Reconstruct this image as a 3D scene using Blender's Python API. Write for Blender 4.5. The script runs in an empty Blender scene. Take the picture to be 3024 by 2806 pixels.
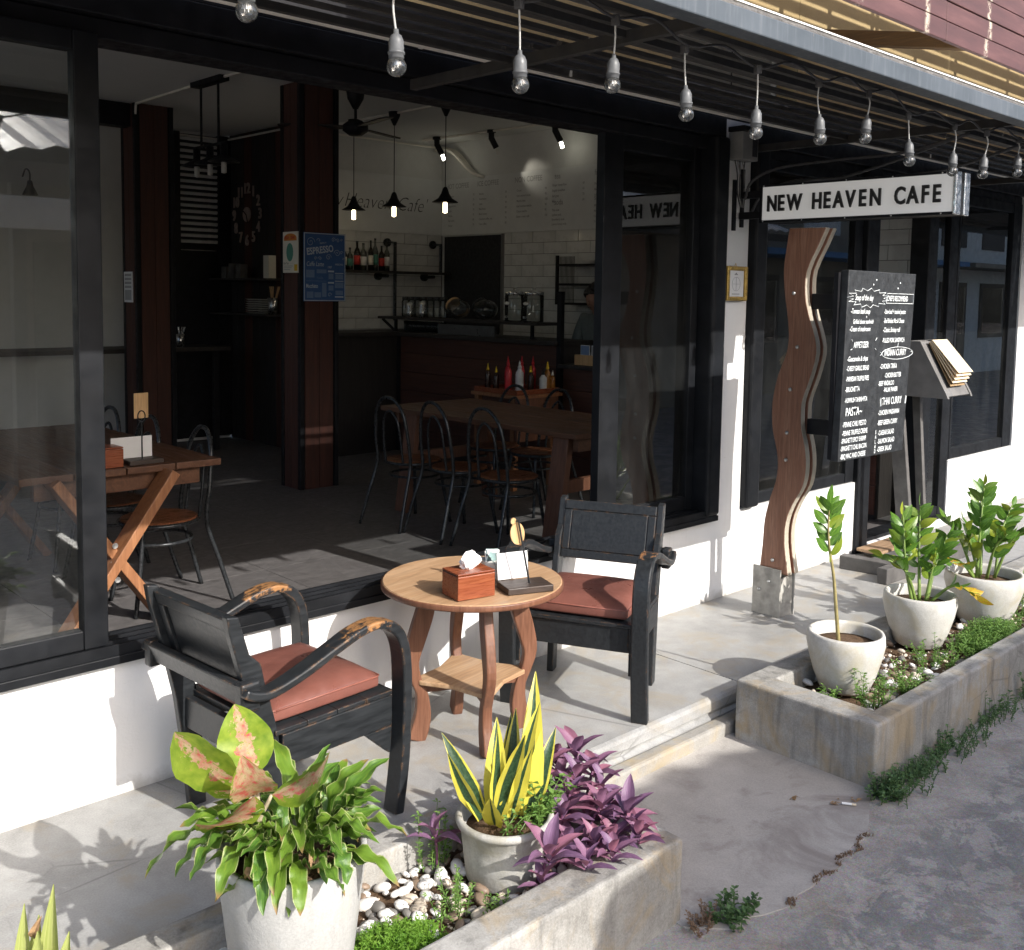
import bpy, math, random
from mathutils import Vector, Matrix
S = bpy.context.scene
R_ = math.radians
# ------------------------------------------------------------------ camera, sky, sun, exposure
cam_d = bpy.data.cameras.new('camera'); CAM = bpy.data.objects.new('camera', cam_d); S.collection.objects.link(CAM)
_yaw, _pit, _rol = R_(46.5528), R_(-4.7069), R_(0.8513)
_f = Vector((math.cos(_pit)*math.cos(_yaw), math.cos(_pit)*math.sin(_yaw), math.sin(_pit)))
_r = _f.cross(Vector((0, 0, 1))).normalized(); _u = _r.cross(_f)
_r2 = _r*math.cos(_rol) + _u*math.sin(_rol); _u2 = -_r*math.sin(_rol) + _u*math.cos(_rol)
_m = Matrix((_r2, _u2, -_f)).transposed().to_4x4(); _m.translation = (0, 0, 1.6)
CAM.matrix_world = _m
cam_d.sensor_width = 36; cam_d.lens = 35.975; cam_d.shift_y = -0.0952
cam_d.clip_start = .05; cam_d.clip_end = 2000
S.camera = CAM
W = bpy.data.worlds.new('World'); S.world = W; W.use_nodes = True
_n = W.node_tree.nodes; _bg = _n['Background']
_sky = _n.new('ShaderNodeTexSky'); _sky.sky_type = 'NISHITA'; _sky.sun_disc = False
_sky.sun_elevation = R_(32.2); _sky.sun_rotation = R_(175); _sky.dust_density = 2.5; _sky.air_density = .8; _sky.ozone_density = .6
W.node_tree.links.new(_sky.outputs[0], _bg.inputs[0]); _bg.inputs[1].default_value = .15
sun_d = bpy.data.lights.new('sun', 'SUN'); SUN = bpy.data.objects.new('sun', sun_d); S.collection.objects.link(SUN)
sun_d.energy = 2.8; sun_d.angle = R_(.5); sun_d.color = (1, .965, .915)
SUN.location = (0, -6, 8)
SUN.rotation_euler = Vector((-.085, 1, -.63)).to_track_quat('-Z', 'Y').to_euler()
V = S.view_settings; V.view_transform = 'Standard'; V.look = 'None'; V.exposure = 1.16; V.gamma = 1
_c = S.cycles; _c.max_bounces = 8; _c.diffuse_bounces = 5; _c.glossy_bounces = 3; _c.transmission_bounces = 4; _c.transparent_max_bounces = 10; _c.caustics_reflective = False; _c.caustics_refractive = False
# ------------------------------------------------------------------ helpers
RNG = random.Random(7)
ORG = {}
def link(o): S.collection.objects.link(o); return o
def thing(name, label, cat, loc=(0, 0, 0), rz=0, group=None):
    o = link(bpy.data.objects.new(name, None)); o.location = loc; o.rotation_euler = (0, 0, rz)
    o.empty_display_size = .1; o['label'] = label; o['category'] = cat
    if group: o['group'] = group
    ORG[o.name] = Vector(loc); return o
def tag(o, label, cat, group=None):
    o['label'] = label; o['category'] = cat
    if group: o['group'] = group
    return o
def copy_tree(o, loc=None, rz=None, label=None, parent=None):
    c = link(o.copy()); c.parent = parent
    if loc is not None: c.location = loc; ORG[c.name] = Vector(loc)
    if rz is not None: c.rotation_euler = (0, 0, rz)
    if label: c['label'] = label
    for ch in o.children: copy_tree(ch, parent=c)
    return c
def smoothpath(pts, n=6):
    P = [Vector(p) for p in pts]; P = [P[0]*2-P[1]] + P + [P[-1]*2-P[-2]]; out = []
    for i in range(1, len(P)-2):
        a, b, c, d = P[i-1:i+3]
        for k in range(n):
            t = k/n
            out.append(.5*((2*b) + (c-a)*t + (2*a-5*b+4*c-d)*t*t + (3*b-a-3*c+d)*t**3))
    out.append(P[-2]); return out
class MB:
    def __init__(s): s.v = []; s.f = []; s.uv = []; s.m = []
    def add(s, vs, fs, uvs=None):
        k = len(s.v); s.v += [tuple(v) for v in vs]; s.f += [tuple(i+k for i in f) for f in fs]
        s.uv += uvs if uvs else [(0, 0)]*len(vs); return s
    def box(s, x0, x1, y0, y1, z0, z1):
        return s.add([(x0,y0,z0),(x1,y0,z0),(x1,y1,z0),(x0,y1,z0),(x0,y0,z1),(x1,y0,z1),(x1,y1,z1),(x0,y1,z1)],
              [(0,3,2,1),(4,5,6,7),(0,1,5,4),(1,2,6,5),(2,3,7,6),(3,0,4,7)])
    def obox(s, c, size, rot=None):
        k = len(s.v); hx, hy, hz = size[0]/2, size[1]/2, size[2]/2
        s.box(-hx, hx, -hy, hy, -hz, hz); c = Vector(c)
        for i in range(k, len(s.v)):
            p = Vector(s.v[i]); p = rot @ p if rot else p; s.v[i] = tuple(p + c)
        return s
    def beam(s, a, b, w, t, up=(0, 0, 1)):
        a, b = Vector(a), Vector(b); d = (b-a); L = d.length; d.normalize()
        y = Vector(up).cross(d)
        if y.length < 1e-4: y = Vector((1, 0, 0)).cross(d)
        y.normalize(); z = d.cross(y)
        return s.obox((a+b)/2, (L, w, t), Matrix((d, y, z)).transposed())
    def prism(s, poly, ax, a, b):
        n = len(poly)
        def P(u, w, k): return {'x': (k, u, w), 'y': (u, k, w), 'z': (u, w, k)}[ax]
        vs = [P(u, w, a) for u, w in poly] + [P(u, w, b) for u, w in poly]
        fs = [tuple(range(n))[::-1], tuple(range(n, 2*n))] + [(i, (i+1) % n, (i+1) % n+n, i+n) for i in range(n)]
        return s.add(vs, fs)
    def tube(s, path, r, n=8, caps=True):
        P = [Vector(p) for p in path]; m = len(P); rr = r if isinstance(r, (list, tuple)) else [r]*m
        vs = []; ref = None
        for i, p in enumerate(P):
            t = (P[min(i+1, m-1)] - P[max(i-1, 0)]).normalized()
            if ref is None:
                ref = Vector((0, 0, 1)).cross(t)
                if ref.length < 1e-3: ref = Vector((1, 0, 0)).cross(t)
            ref = (ref - t*ref.dot(t)).normalized(); q = t.cross(ref)
            for k in range(n):
                a = 2*math.pi*k/n; vs.append(p + (ref*math.cos(a) + q*math.sin(a))*rr[i])
        fs = [(i*n+k, i*n+(k+1) % n, (i+1)*n+(k+1) % n, (i+1)*n+k) for i in range(m-1) for k in range(n)]
        if caps: fs += [tuple(range(n))[::-1], tuple((m-1)*n+k for k in range(n))]
        return s.add(vs, fs)
    def strip(s, path, wdir, w, t):
        """bent board: rectangular section swept along a planar path, wdir = width direction"""
        P = [Vector(p) for p in path]; m = len(P); wd = Vector(wdir); vs = []
        ww = w if isinstance(w, (list, tuple)) else [w]*m; tt = t if isinstance(t, (list, tuple)) else [t]*m
        for i, p in enumerate(P):
            d = (P[min(i+1, m-1)] - P[max(i-1, 0)]).normalized(); nn = d.cross(wd).normalized()
            for a, b in ((-1,-1),(1,-1),(1,1),(-1,1)): vs.append(p + wd*(a*ww[i]/2) + nn*(b*tt[i]/2))
        fs = [(i*4+k, i*4+(k+1) % 4, (i+1)*4+(k+1) % 4, (i+1)*4+k) for i in range(m-1) for k in range(4)]
        fs += [(3, 2, 1, 0), tuple((m-1)*4+k for k in range(4))]
        return s.add(vs, fs)
    def lathe(s, prof, n=24, c=(0, 0, 0), wob=0, seed=0):
        rg = random.Random(seed); vs = []; m = len(prof)
        ph = [rg.uniform(0, 6.28) for _ in range(3)]
        for r, z in prof:
            for k in range(n):
                a = 2*math.pi*k/n; q = r*(1 + wob*(math.sin(2*a+ph[0]) + .6*math.sin(3*a+ph[1]+z*9)))
                vs.append((c[0]+q*math.cos(a), c[1]+q*math.sin(a), c[2]+z))
        fs = [(i*n+k, i*n+(k+1) % n, (i+1)*n+(k+1) % n, (i+1)*n+k) for i in range(m-1) for k in range(n)]
        if prof[0][0] > 1e-6: fs.append(tuple(range(n))[::-1])
        if prof[-1][0] > 1e-6: fs.append(tuple((m-1)*n+k for k in range(n)))
        return s.add(vs, fs)
    def blob(s, c, r, seed=0, n=8, m=5, amp=.12, rot=None):
        rg = random.Random(seed); vs = []; ph = [rg.uniform(0, 6.28) for _ in range(6)]
        for i in range(m+1):
            th = math.pi*i/m
            for k in range(n if 0 < i < m else 1):
                a = 2*math.pi*k/n
                d = Vector((math.sin(th)*math.cos(a), math.sin(th)*math.sin(a), math.cos(th)))
                q = 1 + amp*(math.sin(2*a+ph[0])*math.sin(th) + .7*math.sin(3*th+ph[1]) + .5*math.sin(3*a+ph[2])*math.sin(th))
                p = Vector((d.x*r[0]*q, d.y*r[1]*q, d.z*r[2]*q)); p = rot @ p if rot else p
                vs.append(p + Vector(c))
        fs = []
        idx = lambda i, k: 0 if i == 0 else (1+(m-1)*n if i == m else 1+(i-1)*n+k % n)
        for i in range(m):
            for k in range(n):
                q = [idx(i, k), idx(i+1, k), idx(i+1, k+1), idx(i, k+1)]; q2 = []
                for x in q:
                    if x not in q2: q2.append(x)
                fs.append(tuple(q2))
        return s.add(vs, fs)
    def leaf(s, base, tip, w, side=None, sag=.15, fold=.25, wave=0, nseg=7, prof='ov', ph=0, twist=0):
        """leaf surface from base to tip; w = full width; sag>0 arches upward in the middle"""
        B, T = Vector(base), Vector(tip); d = T-B; L = d.length
        up = Vector((0, 0, 1)); sd = Vector(side) if side else d.cross(up)
        if sd.length < 1e-4: sd = Vector((1, 0, 0))
        sd = (sd - d*(sd.dot(d)/max(d.length_squared, 1e-9))).normalized(); nn = sd.cross(d).normalized()
        vs = []; uv = []
        for i in range(nseg+1):
            t = i/nseg
            if prof == 'ov': h = math.sin(math.pi*min(1, t**.75))**.8 if t < 1 else 0
            elif prof == 'ob': h = (math.sin(math.pi*t**1.25)**.65) if 0 < t < 1 else 0
            elif prof == 'strap': h = min(1, .45+2.2*t)*(1-t**4)**.7
            elif prof == 'blade': h = min(1, .55+1.3*t)*max(0, 1-t**2.6)
            else: h = math.sin(math.pi*t)
            h = max(h, .03)
            c = B + d*t + nn*(sag*L*4*t*(1-t)) + nn*(twist*0)
            tw = twist*t; a = sd*math.cos(tw) + nn*math.sin(tw); b = nn*math.cos(tw) - sd*math.sin(tw)
            wv = wave*w*math.sin(t*19+ph); wv2 = wave*w*math.sin(t*17+ph+2)
            for uu in (-1, -.5, 0, .5, 1):
                off = b*(abs(uu)*fold*w*.5*h + (wv if uu < 0 else wv2)*abs(uu)*min(1, h))
                vs.append(c + a*(uu*w*.5*h) + off); uv.append(((uu+1)/2, t))
        fs = [(i*5+k, i*5+k+1, (i+1)*5+k+1, (i+1)*5+k) for i in range(nseg) for k in range(4)]
        return s.add(vs, fs, uv)
    def sprig(s, p, d, n, ll, lw, rg, w0=0):
        """a small weed stem with pairs of little leaves"""
        p = Vector(p); d = Vector(d); L = d.length
        s.tube([p, p+d*.5+Vector((0, 0, L*.05)), p+d], [.0016, .0013, .0008], 4)
        for i in range(n):
            t = (i+1)/n; q = p + d*t
            for k in range(3 if i == n-1 else 2):
                a = rg.uniform(0, 6.28); e = Vector((math.cos(a), math.sin(a), rg.uniform(-.1, .7))).normalized()*ll*rg.uniform(.6, 1.1)
                sd = e.cross(Vector((0, 0, 1))).normalized()*lw*.5; up = Vector((0, 0, ll*.12))
                s.add([q, q+e*.5+sd+up, q+e, q+e*.5-sd+up], [(0, 1, 2, 3)], [(.5, 0), (0, .5), (.5, 1), (1, .5)])
    def build(s, name, mat, parent=None, local=False, org=None, smooth=False, bevel=0, seg=2, uv=False, kind=None):
        me = bpy.data.meshes.new(name)
        o0 = Vector((0, 0, 0)) if local else (ORG[root(parent).name] if parent else Vector(org or (0, 0, 0)))
        me.from_pydata([(v[0]-o0.x, v[1]-o0.y, v[2]-o0.z) for v in s.v], [], s.f)
        if uv:
            ul = me.uv_layers.new(name='UVMap'); li = [0]*len(me.loops); me.loops.foreach_get('vertex_index', li)
            ul.data.foreach_set('uv', [c for i in li for c in s.uv[i]])
        if smooth: me.polygons.foreach_set('use_smooth', [True]*len(me.polygons))
        me.materials.append(M(mat)); me.update()
        o = link(bpy.data.objects.new(name, me))
        if parent: o.parent = parent
        else: o.location = o0; ORG[o.name] = o0
        if bevel:
            b = o.modifiers.new('bevel', 'BEVEL'); b.width = bevel; b.segments = seg; b.limit_method = 'ANGLE'; b.angle_limit = R_(35)
        if kind: o['kind'] = kind
        return o
def root(o):
    while o.parent: o = o.parent
    return o
def inst(src, parent, loc=(0, 0, 0), rot=(0, 0, 0), scale=(1, 1, 1), name=None, mat=None):
    o = link(bpy.data.objects.new(name or src.name.split('.')[0], src.data)); o.parent = parent
    p0 = ORG[root(parent).name] if parent else Vector((0, 0, 0))
    o.location = Vector(loc)-p0; o.rotation_euler = rot; o.scale = scale
    if mat:
        o.material_slots[0].link = 'OBJECT'; o.material_slots[0].material = M(mat)
    return o
def B(x0, x1, y0, y1, z0, z1): return MB().box(x0, x1, y0, y1, z0, z1)
TEXTQ = []
def text(body, size, mat, parent, pos, xd, yd, name='lettering', depth=.0, sx=1, bold=0, align='LEFT', local=False, shear=0, sub=None):
    """flat or raised lettering lying in the plane spanned by xd (reading direction) and yd (up); made in flush_text()"""
    cu = bpy.data.curves.new('t', 'FONT'); cu.body = body; cu.size = size; cu.extrude = depth; cu.offset = bold
    cu.align_x = align; cu.shear = shear; cu.resolution_u = 3
    to = link(bpy.data.objects.new('t', cu)); TEXTQ.append((to, cu, mat, parent, pos, xd, yd, name, sx, local))
def flush_text():
    dg = bpy.context.evaluated_depsgraph_get(); made = [(bpy.data.meshes.new_from_object(q[0].evaluated_get(dg)), q) for q in TEXTQ]
    for me, (to, cu, mat, parent, pos, xd, yd, name, sx, local) in made:
        bpy.data.objects.remove(to); bpy.data.curves.remove(cu)
        xd, yd = Vector(xd).normalized(), Vector(yd).normalized(); zd = xd.cross(yd)
        p0 = Vector(pos) - (Vector((0, 0, 0)) if local else ORG[root(parent).name])
        for v in me.vertices: v.co = p0 + xd*(v.co.x*sx) + yd*v.co.y + zd*v.co.z
        me.materials.clear(); me.materials.append(M(mat)); me.name = name
        o = link(bpy.data.objects.new(name, me)); o.parent = parent
# ------------------------------------------------------------------ procedural materials
MATS = {}; MDEF = {}
def M(n):
    if n not in MATS: MATS[n] = MDEF[n]() if n in MDEF else MDEF_missing(n)
    return MATS[n]
def MDEF_missing(n): raise KeyError(n)
class NT:
    def __init__(s, name):
        s.m = bpy.data.materials.new(name); s.m.use_nodes = True; s.t = s.m.node_tree; s.n = s.t.nodes
        s.b = s.n['Principled BSDF']; s.out = s.n['Material Output']
    def new(s, typ, **kw):
        o = s.n.new(typ)
        for k, v in kw.items(): setattr(o, k, v)
        return o
    def L(s, a, b): s.t.links.new(a, b)
    def pos(s): return s.new('ShaderNodeNewGeometry').outputs['Position']
    def objc(s): return s.new('ShaderNodeTexCoord').outputs['Object']
    def gen(s): return s.new('ShaderNodeTexCoord').outputs['Generated']
    def rnd(s): return s.new('ShaderNodeObjectInfo').outputs['Random']
    def mapv(s, vec, scale=(1, 1, 1), loc=(0, 0, 0), rot=(0, 0, 0)):
        o = s.new('ShaderNodeMapping'); s.L(vec, o.inputs[0]); o.inputs['Scale'].default_value = scale
        o.inputs['Location'].default_value = loc; o.inputs['Rotation'].default_value = rot; return o.outputs[0]
    def noise(s, vec, scale, detail=5, rough=.55, dist=0):
        o = s.new('ShaderNodeTexNoise'); s.L(vec, o.inputs['Vector']); o.inputs['Scale'].default_value = scale
        o.inputs['Detail'].default_value = detail; o.inputs['Roughness'].default_value = rough; o.inputs['Distortion'].default_value = dist
        return o.outputs[0]
    def vor(s, vec, scale, feat='F1', out=0):
        o = s.new('ShaderNodeTexVoronoi', feature=feat); s.L(vec, o.inputs['Vector']); o.inputs['Scale'].default_value = scale; return o.outputs[out]
    def ramp(s, fac, stops, interp='LINEAR'):
        o = s.new('ShaderNodeValToRGB'); s.L(fac, o.inputs[0]); e = o.color_ramp; e.interpolation = interp
        while len(e.elements) < len(stops): e.elements.new(.5)
        for el, (p, c) in zip(e.elements, stops):
            el.position = p; el.color = (c, c, c, 1) if isinstance(c, (int, float)) else (*c, 1)
        return o.outputs[0]
    def mix(s, fac, a, b, mode='MIX'):
        o = s.new('ShaderNodeMix', data_type='RGBA', blend_type=mode)
        for i, x in ((0, fac), (6, a), (7, b)):
            if isinstance(x, (int, float)): o.inputs[i].default_value = x if i == 0 else (x, x, x, 1)
            elif isinstance(x, tuple): o.inputs[i].default_value = (*x, 1)
            else: s.L(x, o.inputs[i])
        return o.outputs[2]
    def math(s, op, a, b=0, c=0):
        o = s.new('ShaderNodeMath', operation=op)
        for i, x in enumerate((a, b, c)):
            if isinstance(x, (int, float)): o.inputs[i].default_value = x
            else: s.L(x, o.inputs[i])
        return o.outputs[0]
    def xyz(s, vec):
        o = s.new('ShaderNodeSeparateXYZ'); s.L(vec, o.inputs[0]); return o.outputs
    def bump(s, h, strength=.3, dist=.01):
        o = s.new('ShaderNodeBump'); s.L(h, o.inputs['Height']); o.inputs['Strength'].default_value = strength; o.inputs['Distance'].default_value = dist
        s.L(o.outputs[0], s.b.inputs['Normal']); return o
    def set(s, col=None, rough=None, metal=None, spec=None):
        for k, x in (('Base Color', col), ('Roughness', rough), ('Metallic', metal), ('Specular IOR Level', spec)):
            if x is None: continue
            if isinstance(x, tuple): s.b.inputs[k].default_value = (*x, 1)
            elif isinstance(x, (int, float)): s.b.inputs[k].default_value = x
            else: s.L(x, s.b.inputs[k])
        return s.m
def simple(name, col, rough=.55, metal=0, var=.15, scale=14, bump=.0, bs=60, spec=None, rv=.15):
    def f():
        n = NT(name); p = n.objc(); a = n.noise(p, scale, 5)
        lo = tuple(c*(1-var) for c in col); hi = tuple(min(1, c*(1+var)) for c in col)
        n.set(n.ramp(a, [(.3, lo), (.7, hi)]), n.ramp(n.noise(p, scale*2.3, 3), [(.3, max(.03, rough-rv)), (.7, min(1, rough+rv))]), metal, spec)
        if bump: n.bump(n.noise(p, bs, 4), bump, .004)
        return n.m
    MDEF[name] = f
def wood(name, cols, scale=1., axis='z', rough=.5, per=True, contrast=1.):
    """grain stretched along one axis; per-piece shift through the object's random number"""
    def f():
        n = NT(name); p = n.objc(); st = {'x': (1.2, 16, 16), 'y': (16, 1.2, 16), 'z': (16, 16, 1.2)}[axis]
        v = n.new('ShaderNodeVectorMath', operation='ADD'); n.L(p, v.inputs[0])
        if per:
            r = n.math('MULTIPLY', n.rnd(), 37.); cb = n.new('ShaderNodeCombineXYZ')
            for i in range(3): n.L(r, cb.inputs[i])
            n.L(cb.outputs[0], v.inputs[1])
        q = n.mapv(v.outputs[0], tuple(scale*k for k in st))
        g = n.noise(q, 2.2, 6, .6, 1.2); fine = n.noise(q, 9, 4, .6)
        c = n.ramp(g, [(.28, cols[0]), (.5, cols[1]), (.72, cols[2])])
        c = n.mix(n.math('MULTIPLY', n.ramp(fine, [(.35, 1.), (.6, 0.)]), .35*contrast), c, tuple(k*.45 for k in cols[0]))
        c = n.mix(n.math('MULTIPLY', n.rnd(), .22), c, cols[0])
        n.set(c, n.ramp(fine, [(.3, max(.05, rough-.12)), (.7, rough+.15)])); n.bump(fine, .22, .003); return n.m
    MDEF[name] = f
def concrete(name, lo, mid, hi, rough=.7, stain=None, streak=0, crack=0, spec=.35, grain=.35, sc=1.):
    def f():
        n = NT(name); p = n.pos()
        a = n.noise(p, 2.1*sc, 8, .62, .6); b = n.noise(p, 9*sc, 6, .6, .4); g = n.noise(p, 180, 3, .6)
        c = n.ramp(n.math('ADD', n.math('MULTIPLY', a, .6), n.math('MULTIPLY', b, .4)), [(.34, lo), (.5, mid), (.66, hi)])
        c = n.mix(.25, c, n.ramp(g, [(.3, tuple(k*.55 for k in lo)), (.7, hi)]))
        if stain:
            k = n.ramp(n.noise(n.mapv(p, (1, 1, .8), (4, 2, 7)), 3.3*sc, 7, .65, .8), [(.5, 0.), (.66, 1.)]); c = n.mix(n.math('MULTIPLY', k, .75), c, stain)
        if streak:
            k = n.ramp(n.noise(n.mapv(p, (14, 14, 1.6)), 1.6, 6, .65), [(.5, 0.), (.72, 1.)]); c = n.mix(n.math('MULTIPLY', k, streak), c, tuple(x*.32 for x in lo))
        if crack:
            e = n.vor(n.mapv(p, (1, 1, 1)), 2.6, 'DISTANCE_TO_EDGE'); k = n.ramp(e, [(0, 1.), (.012, 0.)]); k2 = n.ramp(n.noise(p, 1.3, 3), [(.52, 0.), (.6, 1.)])
            c = n.mix(n.math('MULTIPLY', n.math('MULTIPLY', k, k2), crack), c, tuple(x*.35 for x in lo))
        n.set(c, n.ramp(b, [(.3, rough-.12), (.7, min(1, rough+.1))]), None, spec)
        n.bump(n.math('ADD', n.math('MULTIPLY', g, .4), b), grain, .006); return n.m
    MDEF[name] = f
def paper(name, col): simple(name, col, .7, 0, .04, 8)
def leafmat(name, fn, rough=.42, trans=.28, spec=.4):
    """fn(n, u, v, rnd, pos) returns a colour socket; u runs across, v along the leaf"""
    def f():
        n = NT(name); uv = n.new('ShaderNodeTexCoord').outputs['UV']; x = n.xyz(uv)
        c = fn(n, n.math('ABSOLUTE', n.math('SUBTRACT', x[0], .5)), x[1], n.rnd(), uv)
        n.set(c, rough, 0, spec)
        st = n.noise(n.mapv(uv, (40, 2.5, 1)), 1.5, 3); n.bump(st, .18, .002)
        t = n.new('ShaderNodeBsdfTranslucent'); n.L(n.mix(.35, c, (.45, .6, .05), 'MULTIPLY'), t.inputs[0]); n.L(c, t.inputs[0])
        mx = n.new('ShaderNodeMixShader'); mx.inputs[0].default_value = trans
        n.L(n.b.outputs[0], mx.inputs[1]); n.L(t.outputs[0], mx.inputs[2]); n.L(mx.outputs[0], n.out.inputs[0]); return n.m
    MDEF[name] = f
# -- hard surfaces
concrete('patio', (.215, .213, .205), (.335, .333, .322), (.43, .428, .415), .55, (.33, .29, .225), 0, .5, .45, .18, 1.5)
concrete('planter', (.19, .182, .165), (.33, .32, .295), (.46, .45, .425), .8, (.36, .28, .17), .5, .35, .3, .5, 1.6)
concrete('step', (.26, .245, .22), (.34, .325, .295), (.41, .395, .365), .75, (.40, .32, .2), .15, 0, .3, .4, 1.4)
concrete('apron', (.37, .347, .318), (.455, .428, .394), (.54, .51, .473), .85, (.24, .21, .19), 0, 0, .25, .5)
def _ww():
    n = NT('white_wall'); p = n.pos(); z = n.xyz(p)[2]; a = n.noise(p, 2, 7, .6); b = n.noise(p, 16, 6, .65); g = n.noise(p, 120, 3)
    c = n.ramp(a, [(.3, (.70, .70, .695)), (.7, (.80, .80, .795))])
    k = n.math('MULTIPLY', n.ramp(n.math('ADD', z, n.math('MULTIPLY', n.math('SUBTRACT', b, .5), -.11)), [(.0, 1.), (.055, 0.)]), .75); c = n.mix(k, c, (.40, .38, .34))
    k = n.math('MULTIPLY', n.ramp(n.noise(n.mapv(p, (5, 5, 30), (2, 1, 3)), 2.2, 7, .7), [(.66, 0.), (.70, 1.)]), .35); c = n.mix(k, c, (.45, .44, .42))
    k = n.math('MULTIPLY', n.ramp(n.noise(n.mapv(p, (16, 16, 1.2)), 1.2, 6, .7), [(.58, 0.), (.75, 1.)]), .22); c = n.mix(k, c, (.5, .48, .44))
    n.set(c, .85, 0, .25); n.bump(n.math('ADD', g, n.math('MULTIPLY', b, 2)), .12, .005); return n.m
MDEF['white_wall'] = _ww
concrete('white_inner', (.60, .60, .58), (.66, .66, .64), (.7, .7, .68), .85, None, 0, 0, .25, .1)
concrete('ceiling', (.78, .78, .76), (.81, .81, .79), (.84, .84, .82), .9, None, 0, 0, .2, .05)
concrete('ochre', (.36, .26, .125), (.40, .295, .145), (.44, .33, .17), .8, None, 0, 0, .3, .25)
concrete('soil', (.05, .032, .02), (.12, .075, .045), (.22, .15, .1), .95, None, 0, 0, .1, 1., 9.)
concrete('pot_grey', (.36, .35, .32), (.47, .46, .42), (.56, .55, .52), .7, (.34, .32, .25), .25, 0, .35, .3, 3.)
concrete('pot_pale', (.36, .36, .345), (.43, .43, .415), (.49, .49, .475), .7, (.42, .41, .37), .18, 0, .35, .3, 3.)
concrete('pot_white', (.50, .48, .43), (.59, .57, .52), (.66, .645, .605), .65, (.5, .45, .33), .1, 0, .4, .2, 3.)
def _road():
    n = NT('road'); p = n.pos(); x = n.xyz(p)
    big = n.noise(p, 5.5, 10, .72, .9); mid = n.noise(n.mapv(p, (1, 1, 1), (3, 9, 1)), 8, 8, .68, .7); g = n.noise(p, 260, 3, .7); g2 = n.noise(p, 70, 4, .7)
    con = n.ramp(mid, [(.3, (.37, .345, .315)), (.5, (.465, .436, .40)), (.7, (.55, .518, .48))])
    asp = n.ramp(mid, [(.35, (.20, .206, .208)), (.6, (.27, .272, .272)), (.75, (.38, .368, .352))])
    edge = n.math('ADD', n.math('SUBTRACT', 1.40, x[1]), n.math('MULTIPLY', n.math('SUBTRACT', mid, .5), .30))
    m1 = n.ramp(edge, [(.0, 0.), (.025, 1.)]); m2 = n.ramp(n.math('ADD', big, n.math('MULTIPLY', n.math('SUBTRACT', mid, .5), .5)), [(.492, 1.), (.506, 0.)])
    c = n.mix(n.math('MULTIPLY', n.math('MULTIPLY', m1, m2), .5), con, asp)
    c = n.mix(n.math('MULTIPLY', n.ramp(n.noise(p, 5, 6), [(.55, 0.), (.7, 1.)]), .4), c, (.33, .27, .2))
    c = n.mix(.5, c, n.ramp(g, [(.25, .05), (.55, .3), (.8, .62)]), 'SOFT_LIGHT'); c = n.mix(.3, c, n.ramp(g2, [(.3, .08), (.7, .6)]), 'SOFT_LIGHT')
    gv = n.vor(p, 210, 'F1', 1); c = n.mix(.16, c, gv, 'OVERLAY'); c = n.mix(n.math('MULTIPLY', n.ramp(n.noise(p, 1.1, 4), [(.5, 0.), (.75, 1.)]), .3), c, (.2, .185, .175)); n.set(c, .9, 0, .25); n.bump(n.math('ADD', n.math('MULTIPLY', g2, .7), n.math('ADD', g, n.math('MULTIPLY', m2, .8))), .5, .006); return n.m
MDEF['road'] = _road
def _tile():
    n = NT('floor_tile'); p = n.objc(); r = n.rnd()
    a = n.noise(n.mapv(p, (3, 9, 3)), 2.2, 7, .65, .6); b = n.noise(p, 30, 5)
    c = n.ramp(n.math('ADD', n.math('MULTIPLY', a, .75), n.math('MULTIPLY', b, .25)), [(.3, (.08, .075, .075)), (.5, (.125, .118, .117)), (.7, (.18, .17, .167))])
    n.set(n.mix(n.math('MULTIPLY', r, .3), c, (.08, .075, .075)), n.ramp(b, [(.3, .38), (.7, .6)])); n.bump(b, .12, .002); return n.m
MDEF['floor_tile'] = _tile
simple('grout', (.12, .115, .11), .9); simple('dark_void', (.02, .02, .022), .8)
simple('black_alu', (.010, .011, .013), .5, .0, .4, 6, .05, 30, .18); simple('grey_alu', (.13, .135, .14), .4, .6, .2, 8)
simple('alu', (.62, .63, .64), .28, 1., .08, 20); simple('steel', (.5, .5, .49), .42, .9, .25, 18, .1)
simple('black_paint', (.012, .012, .014), .5, 0, .3, 10, 0, 60, .2); simple('black_matte', (.018, .018, .02), .7)
simple('black_tube', (.03, .033, .036), .3, .35, .2, 30); simple('conduit', (.05, .05, .053), .6); simple('cable_grey', (.22, .22, .21), .6)
simple('white_plastic', (.72, .71, .67), .45, 0, .05); simple('white_pipe', (.82, .78, .70), .5, 0, .12, 6)
simple('socket_grey', (.10, .105, .11), .5, 0, .2, 60); simple('wire_white', (.42, .42, .40), .5)
simple('gold', (.55, .36, .10), .38, .75, .25, 40, .2); simple('brass', (.6, .42, .16), .35, .9)
simple('black_paint2', (.02, .02, .022), .5)
def _beam():
    n = NT('beam_blue'); p = n.pos(); a = n.noise(p, 4, 6); st = n.noise(n.mapv(p, (22, 22, 2.)), 1.5, 6, .65)
    c = n.ramp(a, [(.3, (.05, .062, .074)), (.7, (.085, .10, .117))]); c = n.mix(n.math('MULTIPLY', n.ramp(st, [(.5, 0.), (.7, 1.)]), .4), c, (.17, .185, .20))
    k = n.ramp(n.noise(n.mapv(p, (9, 9, 3)), 3, 7, .7), [(.66, 0.), (.72, 1.)]); c = n.mix(n.math('MULTIPLY', k, .8), c, (.30, .24, .17)); n.set(c, .6, 0, .35); n.bump(a, .1, .004); return n.m
MDEF['beam_blue'] = _beam
simple('slat', (.045, .042, .038), .75, 0, .35, 7, .2, 40); simple('rafter', (.03, .028, .026), .75, 0, .3, 7)
simple('tile_white', (.62, .62, .6), .25, 0, .03, 3); simple('tile_grout', (.16, .155, .15), .9)
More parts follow.
